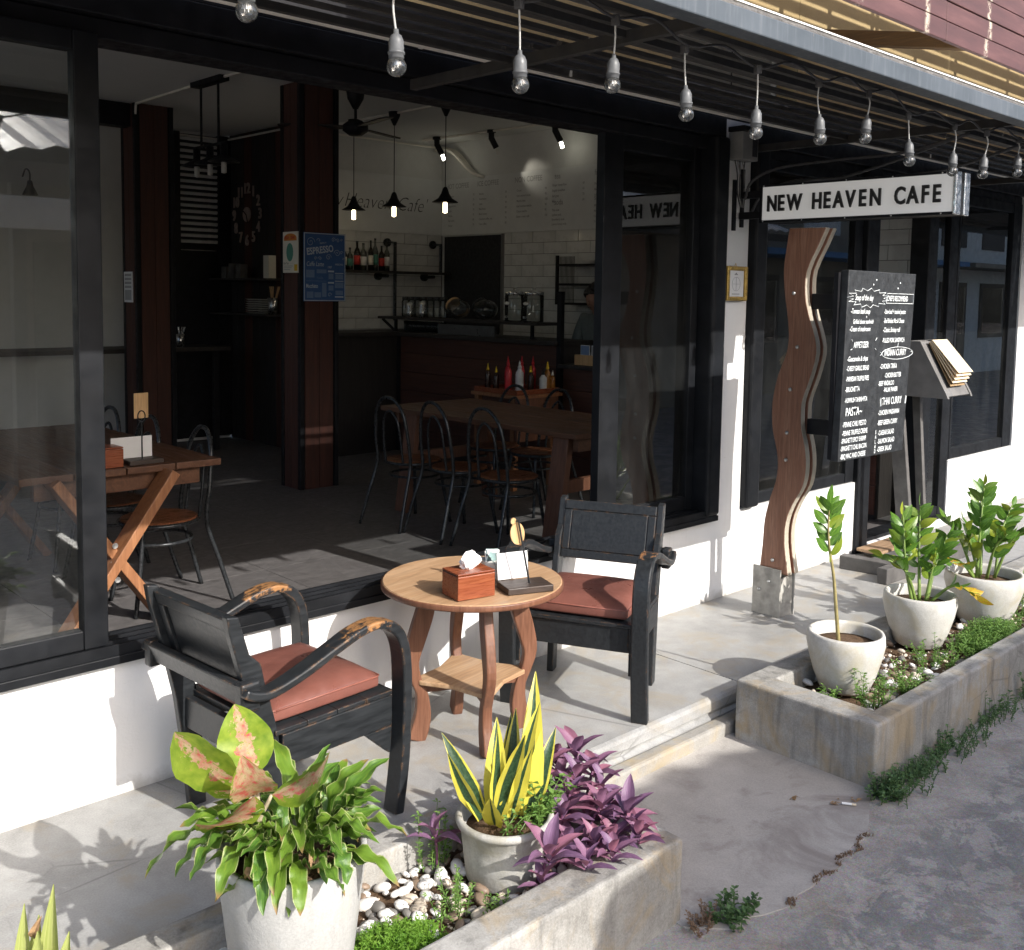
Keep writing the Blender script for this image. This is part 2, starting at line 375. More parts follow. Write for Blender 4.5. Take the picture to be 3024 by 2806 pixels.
simple('cushion', (.185, .072, .055), .4, 0, .18, 9, .45, 14, .5); simple('cushion_side', (.25, .09, .065), .5, 0, .15, 16)
simple('letter_black', (.012, .011, .011), .45)
simple('chalkboard', (.022, .024, .026), .55, 0, .55, 26, .1, 90, .5); simple('chalk', (.82, .86, .86), .9, 0, .1, 60); simple('chalk_dim', (.35, .38, .38), .9, 0, .2, 60)
simple('lectern_grey', (.16, .155, .15), .6, 0, .25, 9, .15, 50); simple('menu_cream', (.74, .62, .44), .6, 0, .06, 12); simple('menu_edge', (.3, .2, .1), .7)
simple('grey_wood', (.105, .10, .095), .7, 0, .3, 10, .25, 60)
paper('paper', (.78, .78, .78)); paper('paper_warm', (.74, .7, .6)); paper('poster_blue', (.045, .12, .30)); paper('print_pale', (.5, .58, .66)); paper('print_mid', (.16, .25, .42))
paper('print_dark', (.07, .07, .075)); paper('print_orange', (.62, .22, .03)); paper('print_green', (.08, .26, .2)); paper('print_red', (.5, .04, .03)); paper('print_yellow', (.7, .42, .02)); paper('print_white', (.78, .78, .76)); paper('print_grey', (.35, .35, .35)); paper('board_white', (.66, .67, .66))
simple('plastic_red', (.5, .02, .025), .35); simple('plastic_yellow', (.75, .5, .02), .4); simple('plastic_green', (.03, .3, .04), .4); simple('plastic_clear', (.6, .6, .58), .25); simple('plastic_teal', (.5, .64, .62), .4)
simple('sauce_dark', (.03, .012, .008), .2); simple('sauce_amber', (.3, .12, .02), .2); simple('cardboard', (.42, .23, .12), .75, 0, .1, 14); simple('snack_green', (.05, .45, .06), .35)
simple('skin', (.35, .19, .13), .55, 0, .05); simple('hair', (.012, .01, .01), .5, 0, .3, 80); simple('shirt_grey', (.13, .15, .145), .85, 0, .12, 30)
simple('tissue', (.84, .84, .83), .9, 0, .03); simple('clock_beige', (.42, .33, .29), .7); simple('bulb_cap', (.4, .4, .4), .35, .8); simple('concrete_foot', (.36, .345, .31), .75, 0, .3, 20, .3, 60)
simple('roof_sheet', (.62, .62, .61), .4, .2, .12, 4); simple('opp_wall', (.30, .26, .2), .85, 0, .2, 3); simple('opp_dark', (.1, .085, .07), .8); simple('opp_white', (.7, .7, .68), .8); simple('opp_blue', (.06, .2, .42), .5)
simple('dead_leaf', (.27, .17, .085), .85, 0, .35, 60); simple('stem_tan', (.30, .25, .10), .6, 0, .2, 40); simple('stem_green', (.16, .24, .05), .5, 0, .2, 30); simple('stem_purple', (.16, .06, .12), .5); simple('stem_pale', (.42, .36, .24), .5)
simple('peb_white', (.74, .72, .68), .6, 0, .08, 20); simple('peb_brown', (.23, .165, .115), .5, 0, .25, 30); simple('peb_grey', (.17, .16, .145), .5, 0, .25, 30); simple('peb_cream', (.58, .5, .4), .6, 0, .12, 30)
concrete('grime', (.05, .048, .045), (.12, .115, .11), (.22, .21, .20), .85, None, .4, 0, .2, .6, 6.)
simple('twig', (.2, .13, .08), .9)
wood('table_top', ((.36, .21, .11), (.47, .30, .17), (.56, .385, .24)), .8, 'x', .5); wood('table_leg', ((.12, .048, .026), (.18, .077, .042), (.24, .11, .064)), 1, 'z', .45)
wood('box_wood', ((.16, .035, .014), (.26, .07, .028), (.34, .11, .045)), 1.6, 'x', .3); wood('dark_wood', ((.03, .02, .016), (.05, .034, .026), (.075, .05, .038)), 1.5, 'x', .5)
wood('post_wood', ((.22, .095, .055), (.31, .15, .092), (.40, .215, .14)), 1.1, 'z', .6); wood('post_edge', ((.38, .33, .25), (.48, .43, .34), (.56, .5, .41)), 1.3, 'z', .7)
wood('red_plank', ((.05, .018, .012), (.075, .026, .017), (.105, .036, .022)), .7, 'z', .6); wood('bar_plank', ((.055, .022, .015), (.085, .034, .022), (.12, .048, .03)), .7, 'y', .55)
wood('door_plank', ((.085, .03, .022), (.12, .045, .03), (.15, .06, .04)), .7, 'y', .55)
wood('din_top', ((.075, .032, .016), (.125, .055, .028), (.18, .085, .045)), .7, 'y', .42); wood('din_leg', ((.22, .085, .035), (.32, .14, .06), (.42, .2, .09)), 1, 'z', .5)
wood('seat_wood', ((.13, .045, .02), (.22, .085, .04), (.32, .14, .065)), 1, 'x', .3); wood('ply', ((.5, .3, .13), (.6, .38, .18), (.68, .46, .25)), 1, 'z', .5)
wood('mat_wood', ((.30, .19, .11), (.38, .25, .15), (.45, .31, .2)), .7, 'x', .7); wood('strut', ((.10, .055, .02), (.16, .09, .035), (.21, .13, .055)), 1, 'y', .8); wood('black_wood', ((.018, .015, .014), (.026, .022, .02), (.04, .033, .03)), .8, 'z', .55)
def _redboard():
    n = NT('red_board'); p = n.objc(); a = n.noise(n.mapv(p, (1, 6, 6)), 3, 6); v = n.mapv(p, (1, 1, 1))
    c = n.ramp(a, [(.3, (.055, .02, .02)), (.55, (.08, .03, .029)), (.75, (.115, .048, .045))])
    x = n.xyz(p); e = n.math('ABSOLUTE', n.math('SUBTRACT', n.math('FRACT', n.math('MULTIPLY', n.math('ADD', x[0], n.math('MULTIPLY', n.rnd(), .12)), 1.7)), .5))
    k = n.math('MULTIPLY', n.ramp(e, [(.0, 1.), (.05, 0.)]), n.ramp(n.noise(p, 28, 5, .7, 1), [(.45, 0.), (.55, 1.)]))
    n.set(n.mix(k, c, (.5, .44, .35)), .6); n.bump(a, .2, .004); return n.m
MDEF['red_board'] = _redboard
def worn(name, base, wear, hump=None, edge=.5):
    """black painted furniture: paint rubbed off to bare wood along edges and where hands rest"""
    def f():
        n = NT(name); p = n.objc()
        nz = n.noise(p, 22, 7, .7, .5); st = n.noise(n.mapv(p, (4, 30, 30)), 3, 5)
        c = n.ramp(st, [(.3, tuple(k*.75 for k in base)), (.7, tuple(k*1.5 for k in base))])
        bv = n.new('ShaderNodeBevel'); bv.samples = 4; bv.inputs[0].default_value = .006
        g = n.new('ShaderNodeNewGeometry'); d = n.new('ShaderNodeVectorMath', operation='DOT_PRODUCT'); n.L(bv.outputs[0], d.inputs[0]); n.L(g.outputs['Normal'], d.inputs[1])
        k = n.math('MULTIPLY', n.ramp(d.outputs['Value'], [(.9, 1.), (.985, 0.)]), n.ramp(nz, [(.5, 0.), (.62, 1.)])); k = n.math('MULTIPLY', k, edge)
        if hump:
            z = n.xyz(p)[2]; h = n.ramp(n.math('ADD', z, n.math('MULTIPLY', n.math('SUBTRACT', nz, .5), .17)), [(hump-.004, 0.), (hump+.006, 1.)]); k = n.math('MAXIMUM', k, n.math('MULTIPLY', n.math('MULTIPLY', h, .92), n.ramp(n.noise(n.mapv(p, (9, 40, 9)), 3, 6, .7), [(.40, 0.), (.5, 1.)])))
        w = n.ramp(nz, [(.3, tuple(x*.7 for x in wear)), (.7, wear)])
        n.set(n.mix(k, c, w), n.ramp(st, [(.3, .34), (.7, .5)]), 0, .4); n.bump(st, .08, .003); return n.m
    MDEF[name] = f
worn('chair_black', (.015, .017, .019), (.36, .18, .07), None, .55); worn('arm_black', (.015, .017, .019), (.36, .18, .07), .611, .9); worn('arm_black_clean', (.015, .017, .019), (.36, .17, .07), .632, .7)
def glass(name, ior, tint=(.9, .93, .92), rough=0.0, dust=.03):
    def f():
        n = NT(name); n.n.remove(n.b); tr = n.new('ShaderNodeBsdfTransparent'); tr.inputs[0].default_value = (*tint, 1)
        gl = n.new('ShaderNodeBsdfGlossy'); gl.inputs['Roughness'].default_value = rough; fr = n.new('ShaderNodeFresnel'); fr.inputs[0].default_value = ior
        a = n.new('ShaderNodeMixShader'); n.L(fr.outputs[0], a.inputs[0]); n.L(tr.outputs[0], a.inputs[1]); n.L(gl.outputs[0], a.inputs[2])
        df = n.new('ShaderNodeBsdfDiffuse'); df.inputs[0].default_value = (.6, .62, .62, 1); b = n.new('ShaderNodeMixShader')
        p = n.pos(); k = n.math('MULTIPLY', n.ramp(n.noise(n.mapv(p, (3, 3, .8)), 3, 6, .7), [(.35, .15), (.75, 1.)]), dust); n.L(k, b.inputs[0]); n.L(a.outputs[0], b.inputs[1]); n.L(df.outputs[0], b.inputs[2])
        n.L(b.outputs[0], n.out.inputs[0]); return n.m
    MDEF[name] = f
glass('pane', 1.8, (.93, .95, .945), 0, .016); glass('bulb_glass', 1.9, (.96, .965, .96), .015, .13); glass('jar_glass', 1.5, (.8, .82, .8), .03, .06); glass('bottle_dark', 1.5, (.16, .12, .07), .03, .02); glass('bottle_clear', 1.5, (.6, .62, .58), .03, .03)
def emit(name, col, s):
    def f():
        n = NT(name); n.set(col, .5); n.b.inputs['Emission Color'].default_value = (*col, 1); n.b.inputs['Emission Strength'].default_value = s; return n.m
    MDEF[name] = f
emit('lamp_on', (1, .82, .5), 5.); emit('lamp_cool', (.95, .92, .75), 6.); emit('sign_face_added_glow', (.74, .73, .71), .13); emit('lamp_orange', (1, .35, .06), 5.); simple('lamp_off', (.62, .6, .55), .3)  # sign panel gets a faint added glow to lift it out of shade
# -- leaves
def _f_sans(n, u, v, r, uv):
    s = n.noise(n.mapv(uv, (30, 1.2, 1)), 1.2, 4); yellow = (.60, .52, .035)
    g = n.ramp(n.noise(n.mapv(uv, (6, 26, 1)), 1, 4), [(.35, (.018, .05, .022)), (.65, (.055, .105, .05))])
    wd = n.math('MULTIPLY', n.math('SUBTRACT', .62, r), .62)      # half width of the green middle, per leaf
    k = n.ramp(n.math('ADD', n.math('SUBTRACT', u, wd), n.math('MULTIPLY', n.math('SUBTRACT', s, .5), .2)), [(.0, 0.), (.02, 1.)])
    return n.mix(k, g, n.mix(s, yellow, (.66, .60, .12)))
leafmat('leaf_sans', _f_sans, .38, .22)
def _f_strap(n, u, v, r, uv):
    g = n.ramp(n.noise(n.mapv(uv, (5, 3, 1)), 1.5, 4), [(.3, (.045, .115, .022)), (.7, (.125, .25, .035))]); g = n.mix(n.math('MULTIPLY', r, .6), g, (.2, .31, .03))
    s = n.noise(n.mapv(uv, (4, 7, 1)), 1.5, 3)
    k = n.ramp(n.math('ADD', u, n.math('MULTIPLY', n.math('SUBTRACT', s, .5), .12)), [(.43, 0.), (.47, 1.)]); t_ = n.math('MULTIPLY', n.ramp(v, [(.90, 0.), (.97, 1.)]), n.ramp(r, [(.45, 0.), (.5, 1.)])); return n.mix(t_, n.mix(n.math('MULTIPLY', k, .8), n.mix(n.ramp(n.noise(n.mapv(uv, (3, 2, 1), (8, 1, 0)), 2, 5), [(.6, 0.), (.75, .6)]), g, (.30, .33, .05)), (.42, .46, .19)), (.30, .19, .08))
leafmat('leaf_strap', _f_strap, .36, .3)
def _f_agla(n, u, v, r, uv):
    s = n.noise(n.mapv(uv, (3.2, 4.5, 1)), 2.2, 7, .68, .4); s2 = n.noise(n.mapv(uv, (3, 4, 1), (5, 3, 0)), 1.6, 4)
    g = n.ramp(s2, [(.3, (.15, .26, .02)), (.7, (.34, .43, .05))]); pink = n.ramp(s2, [(.40, (.62, .47, .28)), (.52, (.60, .33, .22)), (.62, (.62, .12, .11))])
    d = n.math('ADD', n.math('ADD', u, n.math('MULTIPLY', n.math('SUBTRACT', s, .5), .9)), n.math('MULTIPLY', n.math('SUBTRACT', r, .5), .4))
    return n.mix(n.ramp(d, [(.27, 1.), (.30, 0.)]), g, n.mix(n.ramp(n.noise(n.mapv(uv, (9, 12, 1)), 2, 5, .7), [(.55, 0.), (.6, .8)]), pink, (.33, .38, .08)))
leafmat('leaf_agla', _f_agla, .4, .38)
def _f_purple(n, u, v, r, uv):
    c = n.ramp(n.noise(n.mapv(uv, (20, 2, 1)), 1.5, 4), [(.3, (.13, .065, .13)), (.7, (.27, .155, .265))]); return n.mix(n.math('MULTIPLY', n.math('MULTIPLY', r, r), .8), c, (.36, .14, .185))
leafmat('leaf_purple', _f_purple, .45, .22)
def _f_zz(n, u, v, r, uv):
    c = n.ramp(n.noise(n.mapv(uv, (3, 3, 1)), 1.5, 4), [(.3, (.045, .12, .018)), (.7, (.13, .26, .03))]); c = n.mix(n.ramp(r, [(.6, 0.), (1., .75)]), c, (.36, .40, .04))
    return n.mix(n.ramp(u, [(.0, .5), (.03, 0.)]), c, (.3, .42, .12))
leafmat('leaf_zz', _f_zz, .3, .3)
def _f_yel(n, u, v, r, uv):
    return n.ramp(n.noise(n.mapv(uv, (3, 3, 1)), 2, 5), [(.3, (.38, .42, .03)), (.5, (.56, .38, .03)), (.7, (.45, .13, .03))])
leafmat('leaf_yellow', _f_yel, .4, .3)
def _f_canna(n, u, v, r, uv):
    return n.ramp(n.noise(n.mapv(uv, (26, 1, 1), (0, 0, 0), (0, 0, .2)), 1.4, 3), [(.3, (.22, .28, .05)), (.7, (.47, .50, .19))])
leafmat('leaf_canna', _f_canna, .5, .3)
def _f_weed(n, u, v, r, uv):
    return n.ramp(n.noise(n.pos(), 40, 3), [(.3, (.09, .20, .04)), (.7, (.24, .38, .09))])
leafmat('leaf_weed', _f_weed, .5, .35)
def _f_weed2(n, u, v, r, uv): return n.ramp(n.noise(n.pos(), 30, 3), [(.3, (.065, .135, .05)), (.7, (.15, .25, .09))])
leafmat('leaf_weed_dark', _f_weed2, .5, .3)
def _f_moss(n, u, v, r, uv): return n.ramp(n.noise(n.pos(), 26, 4), [(.3, (.11, .26, .02)), (.7, (.26, .45, .06))])
leafmat('leaf_moss', _f_moss, .5, .4)
def _f_tree(n, u, v, r, uv): return n.ramp(n.noise(n.pos(), 5, 4), [(.3, (.03, .07, .015)), (.7, (.1, .16, .03))])
leafmat('leaf_tree', _f_tree, .5, .3)
# ------------------------------------------------------------------ the setting
FY = 3.107            # front face of the cafe wall; the patio lies at z = 0, the lane at z = -0.13
def structure(o): o['kind'] = 'structure'; return o
rg = random.Random(3)
structure(MB().add([(-60,-60,-.13),(80,-60,-.13),(80,60,-.13),(-60,60,-.13)], [(0,1,2,3)]).build('road', 'road'))
ap = [(2.2,2.34),(2.2,1.60),(2.30,1.50),(2.36,1.515),(2.42,1.485),(2.50,1.46),(2.57,1.475),(2.64,1.468),(2.72,1.48),(2.78,1.468),(2.84,1.478),(2.93,1.50),(3.005,1.493),(3.10,1.53),(3.24,1.60),(3.36,1.64),(3.36,2.34)]
structure(MB().prism(ap, 'z', -.16, -.1262).build('concrete_apron', 'apron'))
prof = [(3.12,0),(2.335,0),(2.322,-.006),(2.316,-.018),(2.314,-.05),(2.326,-.06),(2.326,-.068),(2.31,-.078),(2.306,-.16),(3.12,-.16)]
pat = structure(MB().prism(prof, 'x', -3, 3.551).build('patio', 'patio'))
structure(MB().prism(prof, 'x', 3.556, 12).build('patio', 'patio'))
structure(B(-3, 12, 2.24, 2.304, -.16, -.075).build('patio_step', 'step', bevel=.012))
structure(B(3.545, 3.562, 2.34, 3.11, -.15, -.004).build('patio_joint', 'grout'))
# interior shell
fl = structure(MB().box(-1.2, 7.3, 3.2, 10.1, -.16, .014).build('interior_floor', 'grout'))
tl = None
for i in range(12):
    for j in range(11):
        x, y = -.1+i*.6+.3, 3.27+j*.6+.3
        if x > 7.1 or y > 9.9: continue
        if tl is None:
            tl = B(-.2985, .2985, -.2985, .2985, 0, .008).build('tile', 'floor_tile', fl, local=True); tl.location = (x, y, .014)
        else:
            o = link(bpy.data.objects.new('tile', tl.data)); o.parent = fl; o.location = (x, y, .014)
            if (i*7+j*3) % 4 == 0: o.rotation_euler = (0, 0, math.pi)
structure(B(-1.4, 7.4, 3.25, 10.3, 3.2, 3.3).build('ceiling', 'ceiling'))
wl = structure(B(-1.4, -1.2, 3.26, 10.2, -.1, 1.5).build('wall_left', 'white_inner'))
B(-1.4, -1.2, 3.26, 10.2, 2.85, 3.199).build('wall_head', 'white_inner', wl)
for y in (3.26, 5.4, 7.6, 9.8): B(-1.399, -1.201, y, y+.25, 1.501, 2.849).build('wall_pier', 'white_inner', wl)  # openings between the piers are added to let sky fill inside
structure(B(-1.2, 5.32, 10.0, 10.2, -.1, 3.2).build('wall_back', 'white_inner'))
wc = structure(B(5.36, 5.5, 8.9, 10.0, -.1, 3.2).build('wall_clock', 'black_wood'))
for k in range(8): B(5.32, 5.359, 8.757+k*.155, 8.757+k*.155+.149, .02, 3.199).build('plank', 'red_plank' if k in (1, 5) else 'black_wood', wc, bevel=.003)
wb = structure(B(5.32, 7.2, 8.765, 8.9, -.1, 3.2).build('wall_bar', 'white_inner'))
wr = structure(B(7.215, 7.4, 3.25, 8.9, -.1, 3.2).build('wall_right', 'white_inner'))
# glazed wall tiles: back wall of the bar and the right wall
def tiles(parent, horiz, a0, a1, z0, z1, fixed, n):
    h, l = .112, .31; rows = int((z1-z0)/h)
    src = None
    for r in range(rows):
        a = a0 + (0 if r % 2 else l/2)
        first = a0
        cells = []
        if r % 2 == 0: cells.append((a0, a0+l/2))
        while a < a1-.02: cells.append((a, min(a+l, a1))); a += l
        for s, e in cells:
            w = e-s-.005; zc = z0+r*h
            key = (horiz, round(w, 3))
            if key not in TCACHE:
                TCACHE[key] = (B(0, w, 0, .012, 0, h-.005) if horiz else B(0, .012, 0, w, 0, h-.005))
                m = TCACHE[key].build('tile', 'tile_white', parent, local=True); TCACHE[key] = m; o = m
            else: o = link(bpy.data.objects.new('tile', TCACHE[key].data)); o.parent = parent
            o.location = (s, fixed, zc) if horiz else (fixed, s, zc)
TCACHE = {}
tiles(wb, True, 5.45, 7.2, 1.10, 2.22, 8.752, 0)
tiles(wr, False, 3.30, 5.16, 1.10, 2.9, 7.202, 0); tiles(wr, False, 5.165, 7.75, 1.10, 2.22, 7.202, 0)
B(5.4, 7.21, 8.758, 8.764, 1.0, 2.24).build('grout', 'tile_grout', wb); B(7.208, 7.214, 3.28, 5.16, 1.0, 2.92).build('grout', 'tile_grout', wr); B(7.208, 7.214, 5.161, 7.8, 1.0, 2.21).build('grout', 'tile_grout', wr)
# ------------------------------------------------------------------ cafe building
CB = thing('cafe_building', 'cafe front with white low wall, black window frames and an open sliding window', 'building', (4.5, FY, 0))
B(-3, 4.41, FY, FY+.14, -.05, .432).build('low_wall', 'white_wall', CB); B(4.652, 6.0, FY, FY+.14, -.05, .455).build('low_wall', 'white_wall', CB)
B(7.24, 11, FY, FY+.14, -.05, .455).build('low_wall', 'white_wall', CB)
B(4.41, 4.652, FY+.002, FY+.16, -.05, 2.50).build('pillar', 'white_wall', CB); B(8.40, 8.75, FY+.002, FY+.16, .4, 2.66).build('pillar', 'white_wall', CB)
B(-3, 4.0, FY+.03, FY+.16, 2.665, 3.35).build('upper_wall', 'ochre', CB); B(5.12, 12, FY+.03, FY+.16, 2.665, 3.35).build('upper_wall', 'ochre', CB); B(4.002, 5.118, FY+.031, FY+.159, 2.95, 3.349).build('upper_wall', 'ochre', CB); B(-3, 12, FY+.03, FY+.16, 3.35, 5.2).build('upper_wall', 'ochre', CB)  # hole between the wall pieces is added, letting sun streaks reach the column
for z0, z1, y in ((2.34, 2.40, .02), (2.403, 2.50, -.012), (2.503, 2.66, .006)):
    for xa, xb in (((-3, 4.408), (4.655, 8.398)) if z0 < 2.5 else ((-3, 8.398),)): B(xa, xb, FY+y, FY+.15, z0, z1).build('header_board', 'black_paint', CB, bevel=.004)
# sill track under the sliding windows
sl = B(-3, 4.408, FY-.035, FY+.15, .434, .462).build('sill', 'black_alu', CB, bevel=.003)
for y in (-.03, .012, .054, .096): B(-3, 4.40, FY+y, FY+y+.012, .4625, .497).build('track', 'black_alu', sl)
B(-3, 4.40, FY-.018, FY+.0115, .4626, .470).build('track', 'grey_alu', sl)
def window(x0, x1, z0, z1, y, st=(.07, .05), rail=.06, d=.05, gl=True):
    f = MB(); f.box(x0, x0+st[0], y, y+d, z0, z1); f.box(x1-st[1], x1, y, y+d, z0, z1)
    f.box(x0+st[0]+.0005, x1-st[1]-.0005, y+.003, y+d-.003, z0, z0+rail); f.box(x0+st[0]+.0005, x1-st[1]-.0005, y+.003, y+d-.003, z1-rail, z1)
    w = f.build('window', 'black_alu', CB, bevel=.004)
    if gl: B(x0+st[0]-.01, x1-st[1]+.01, y+d*.45, y+d*.45+.006, z0+rail-.01, z1-rail+.01).build('glass', 'pane', w)
    return w
window(-.42, 1.225, .498, 2.345, FY-.022, (.07, .074), .06)
window(3.556, 4.29, .498, 2.345, FY+.052, (.135, .055), .07)
B(4.294, 4.408, FY-.045, FY+.15, .465, 2.402).build('window_frame', 'black_alu', CB, bevel=.02, seg=3)
B(4.655, 4.775, FY-.045, FY+.12, .46, 2.402).build('window_frame', 'black_alu', CB, bevel=.02, seg=3)
B(-3, -.43, FY-.02, FY+.1, .5, 2.34).build('shutter', 'black_alu', CB)
window(4.78, 5.90, .46, 2.345, FY+.01, (.012, .10), .06); B(5.905, 6.06, FY-.02, FY+.12, .0, 2.402).build('door_frame', 'black_alu', CB, bevel=.008)
B(6.76, 6.90, FY-.01, FY+.12, .07, 2.34).build('door_frame', 'black_alu', CB, bevel=.006)
window(6.904, 7.26, .07, 2.345, FY+.01, (.03, .13), .07)
window(7.27, 8.39, .46, 2.345, FY+.01, (.03, .16), .075)
B(6.06, 7.24, FY-.03, FY+.15, -.05, .05).build('threshold', 'white_wall', CB, bevel=.01); B(6.06, 7.24, FY-.005, FY+.12, .051, .072).build('door_track', 'black_alu', CB)
B(-.5, 4.0, FY+.17, FY+.2, 2.41, 3.199).build('lintel_wall', 'white_inner', CB); B(4.001, 5.119, FY+.17, FY+.2, 2.41, 2.62).build('lintel_wall', 'white_inner', CB); B(4.001, 5.119, FY+.17, FY+.2, 2.95, 3.199).build('lintel_wall', 'white_inner', CB); B(5.12, 8.4, FY+.17, FY+.2, 2.41, 3.199).build('lintel_wall', 'white_inner', CB)  # same added hole carried through the lintel for the sun streaks
# red plank counter seen through the door
cp = thing('plank_counter', 'reddish plank cabinet inside the cafe doorway with drinks on top', 'cabinet', (7.0, 3.9, .02))
B(6.86, 7.19, 3.45, 5.3, .02, .90).build('carcass', 'black_wood', cp)
for k in range(4): B(6.835, 6.858, 3.45, 5.3, .06+k*.21, .06+k*.21+.205).build('plank', 'door_plank', cp, bevel=.003)
B(6.82, 7.19, 3.43, 5.32, .902, .935).build('top', 'black_wood', cp)
# ------------------------------------------------------------------ canopy
CA = thing('canopy', 'slatted canopy with weathered blue grey front beam over the patio', 'canopy', (4.5, 1.67, 2.3))
B(-3, 14, 1.635, 1.70, 2.318, 2.376).build('front_beam', 'beam_blue', CA, bevel=.004)
B(-3, 14, 1.655, 1.745, 2.3765, 2.394).build('gutter_edge', 'grime', CA, bevel=.006); B(-3, 14, 1.703, 1.718, 2.3945, 2.4195).build('flashing', 'grime', CA); B(-3, 14, 1.70, 1.721, 2.42, 2.4255).build('flashing', 'white_plastic', CA)
sm = None
for k in range(9):
    for j in range(6):
        xa = -3+j*2.85; y = 1.80+k*.148
        c = (xa+1.42, y, 2.432+k*.014)
        if sm is None: sm = MB().obox((0, 0, 0), (2.835, .139, .016), Matrix.Rotation(R_(15), 3, 'X')).build('slat', 'slat', CA, local=True); sm.location = Vector(c)-ORG[CA.name]
        else: inst(sm, CA, c)
sm.data.materials.append(M('roof_sheet'))  # pale tops added so the slats bounce light onto the ochre wall
for p_ in sm.data.polygons:
    if p_.normal.z > .5: p_.material_index = 1
for j in range(6): B(.15+j*2.24, .15+j*2.24+.03, 1.70, 3.10, 2.352, 2.388).build('rafter', 'rafter', CA)
for y in (2.05, 2.55): B(-3, 14, y, y+.022, 2.366, 2.3885).build('purlin', 'rafter', CA)
wp = thing('pipe_run', 'thin off white pipe clipped along the black header above the windows', 'pipe', (4.5, 3.07, 2.52))
MB().tube([(-3, 3.065, 2.512), (2, 3.065, 2.514), (4.4, 3.065, 2.509), (7, 3.065, 2.513), (11, 3.065, 2.52)], .0125, 8).build('pipe', 'white_pipe', wp, smooth=True)
for x in (.6, 2.42, 3.4, 4.9, 6.2, 7.6): B(x, x+.02, 3.06, 3.094, 2.505, 2.545).build('clip', 'white_plastic', wp, bevel=.003)
# upper balcony of red boards in front of the ochre wall
UB = thing('balcony_parapet', 'red painted board parapet with peeling screw heads above the canopy', 'parapet', (6, 2.1, 2.75))
zb = 2.757; k = 0
while zb < 4.35:
    g = .030 if k >= 9 else .022 if k >= 5 else .004
    for j, (xa, xb) in enumerate(((2.2, 4.62), (4.626, 7.1), (7.106, 9.6), (9.606, 12))):
        o = B(xa, xb, 2.085+.002*((j+k) % 3), 2.107+.002*((j+k) % 3), zb, zb+.088-g).build('board', 'red_board', UB, bevel=.003)
    if 5 <= k <= 9:
        for xa, xb in ((2.2, 4.02), (5.08, 12)): B(xa, xb, 2.1125, 2.1145, zb+.06, zb+.095).build('light_stop_strip', 'strut', UB)  # hidden strips added to shut the board gaps away from the column streaks
    zb += .088; k += 1
for x in (3.2, 4.35, 5.02, 5.52, 6.02, 6.08, 6.60, 7.2, 8.1, 9): B(x-.02, x+.02, 2.115, 2.16, 2.8, 4.35).build('stud', 'strut', UB)
MB().beam((5.2, FY+.02, 3.05), (5.2, 2.16, 2.86), .085, .075).build('strut', 'strut', UB, bevel=.006)
MB().beam((8.2, FY+.02, 3.05), (8.2, 2.16, 2.86), .085, .075).build('strut', 'strut', UB, bevel=.006)
# ------------------------------------------------------------------ string of bulbs under the canopy edge
SC = thing('string_light_cable', 'black festoon cable strung along the underside of the canopy edge', 'cable', (3, 1.8, 2.3))
bulbs = [(.997,2.126,2.204,2.261),(1.351,2.079,2.159,2.261),(1.718,2.095,2.171,2.282),(2.049,2.143,2.222,2.310),(2.366,2.110,2.183,2.293),(2.713,2.099,2.173,2.286),(3.088,2.123,2.197,2.304),(3.389,2.160,2.235,2.312),(3.729,2.114,2.190,2.278),(4.100,2.110,2.195,2.284),(4.391,2.125,2.209,2.292),(4.755,2.165,2.240,2.305)]
cab = [(.4, 1.8, 2.33)]
for i, b in enumerate(bulbs):
    cab.append((b[0], 1.8, b[3]+.006))
    if i < 11: cab.append(((b[0]+bulbs[i+1][0])/2, 1.80, max(b[3], bulbs[i+1][3])+.035))
cab += [(5.1, 1.8, 2.33), (5.6, 1.8, 2.30), (6.4, 1.8, 2.33)]
MB().tube(smoothpath(cab, 4), .0042, 6).build('cable', 'conduit', SC, smooth=True)
ordw = ['first', 'second', 'third', 'fourth', 'fifth', 'sixth', 'seventh', 'eighth', 'ninth', 'tenth', 'eleventh', 'last']
bsrc = None
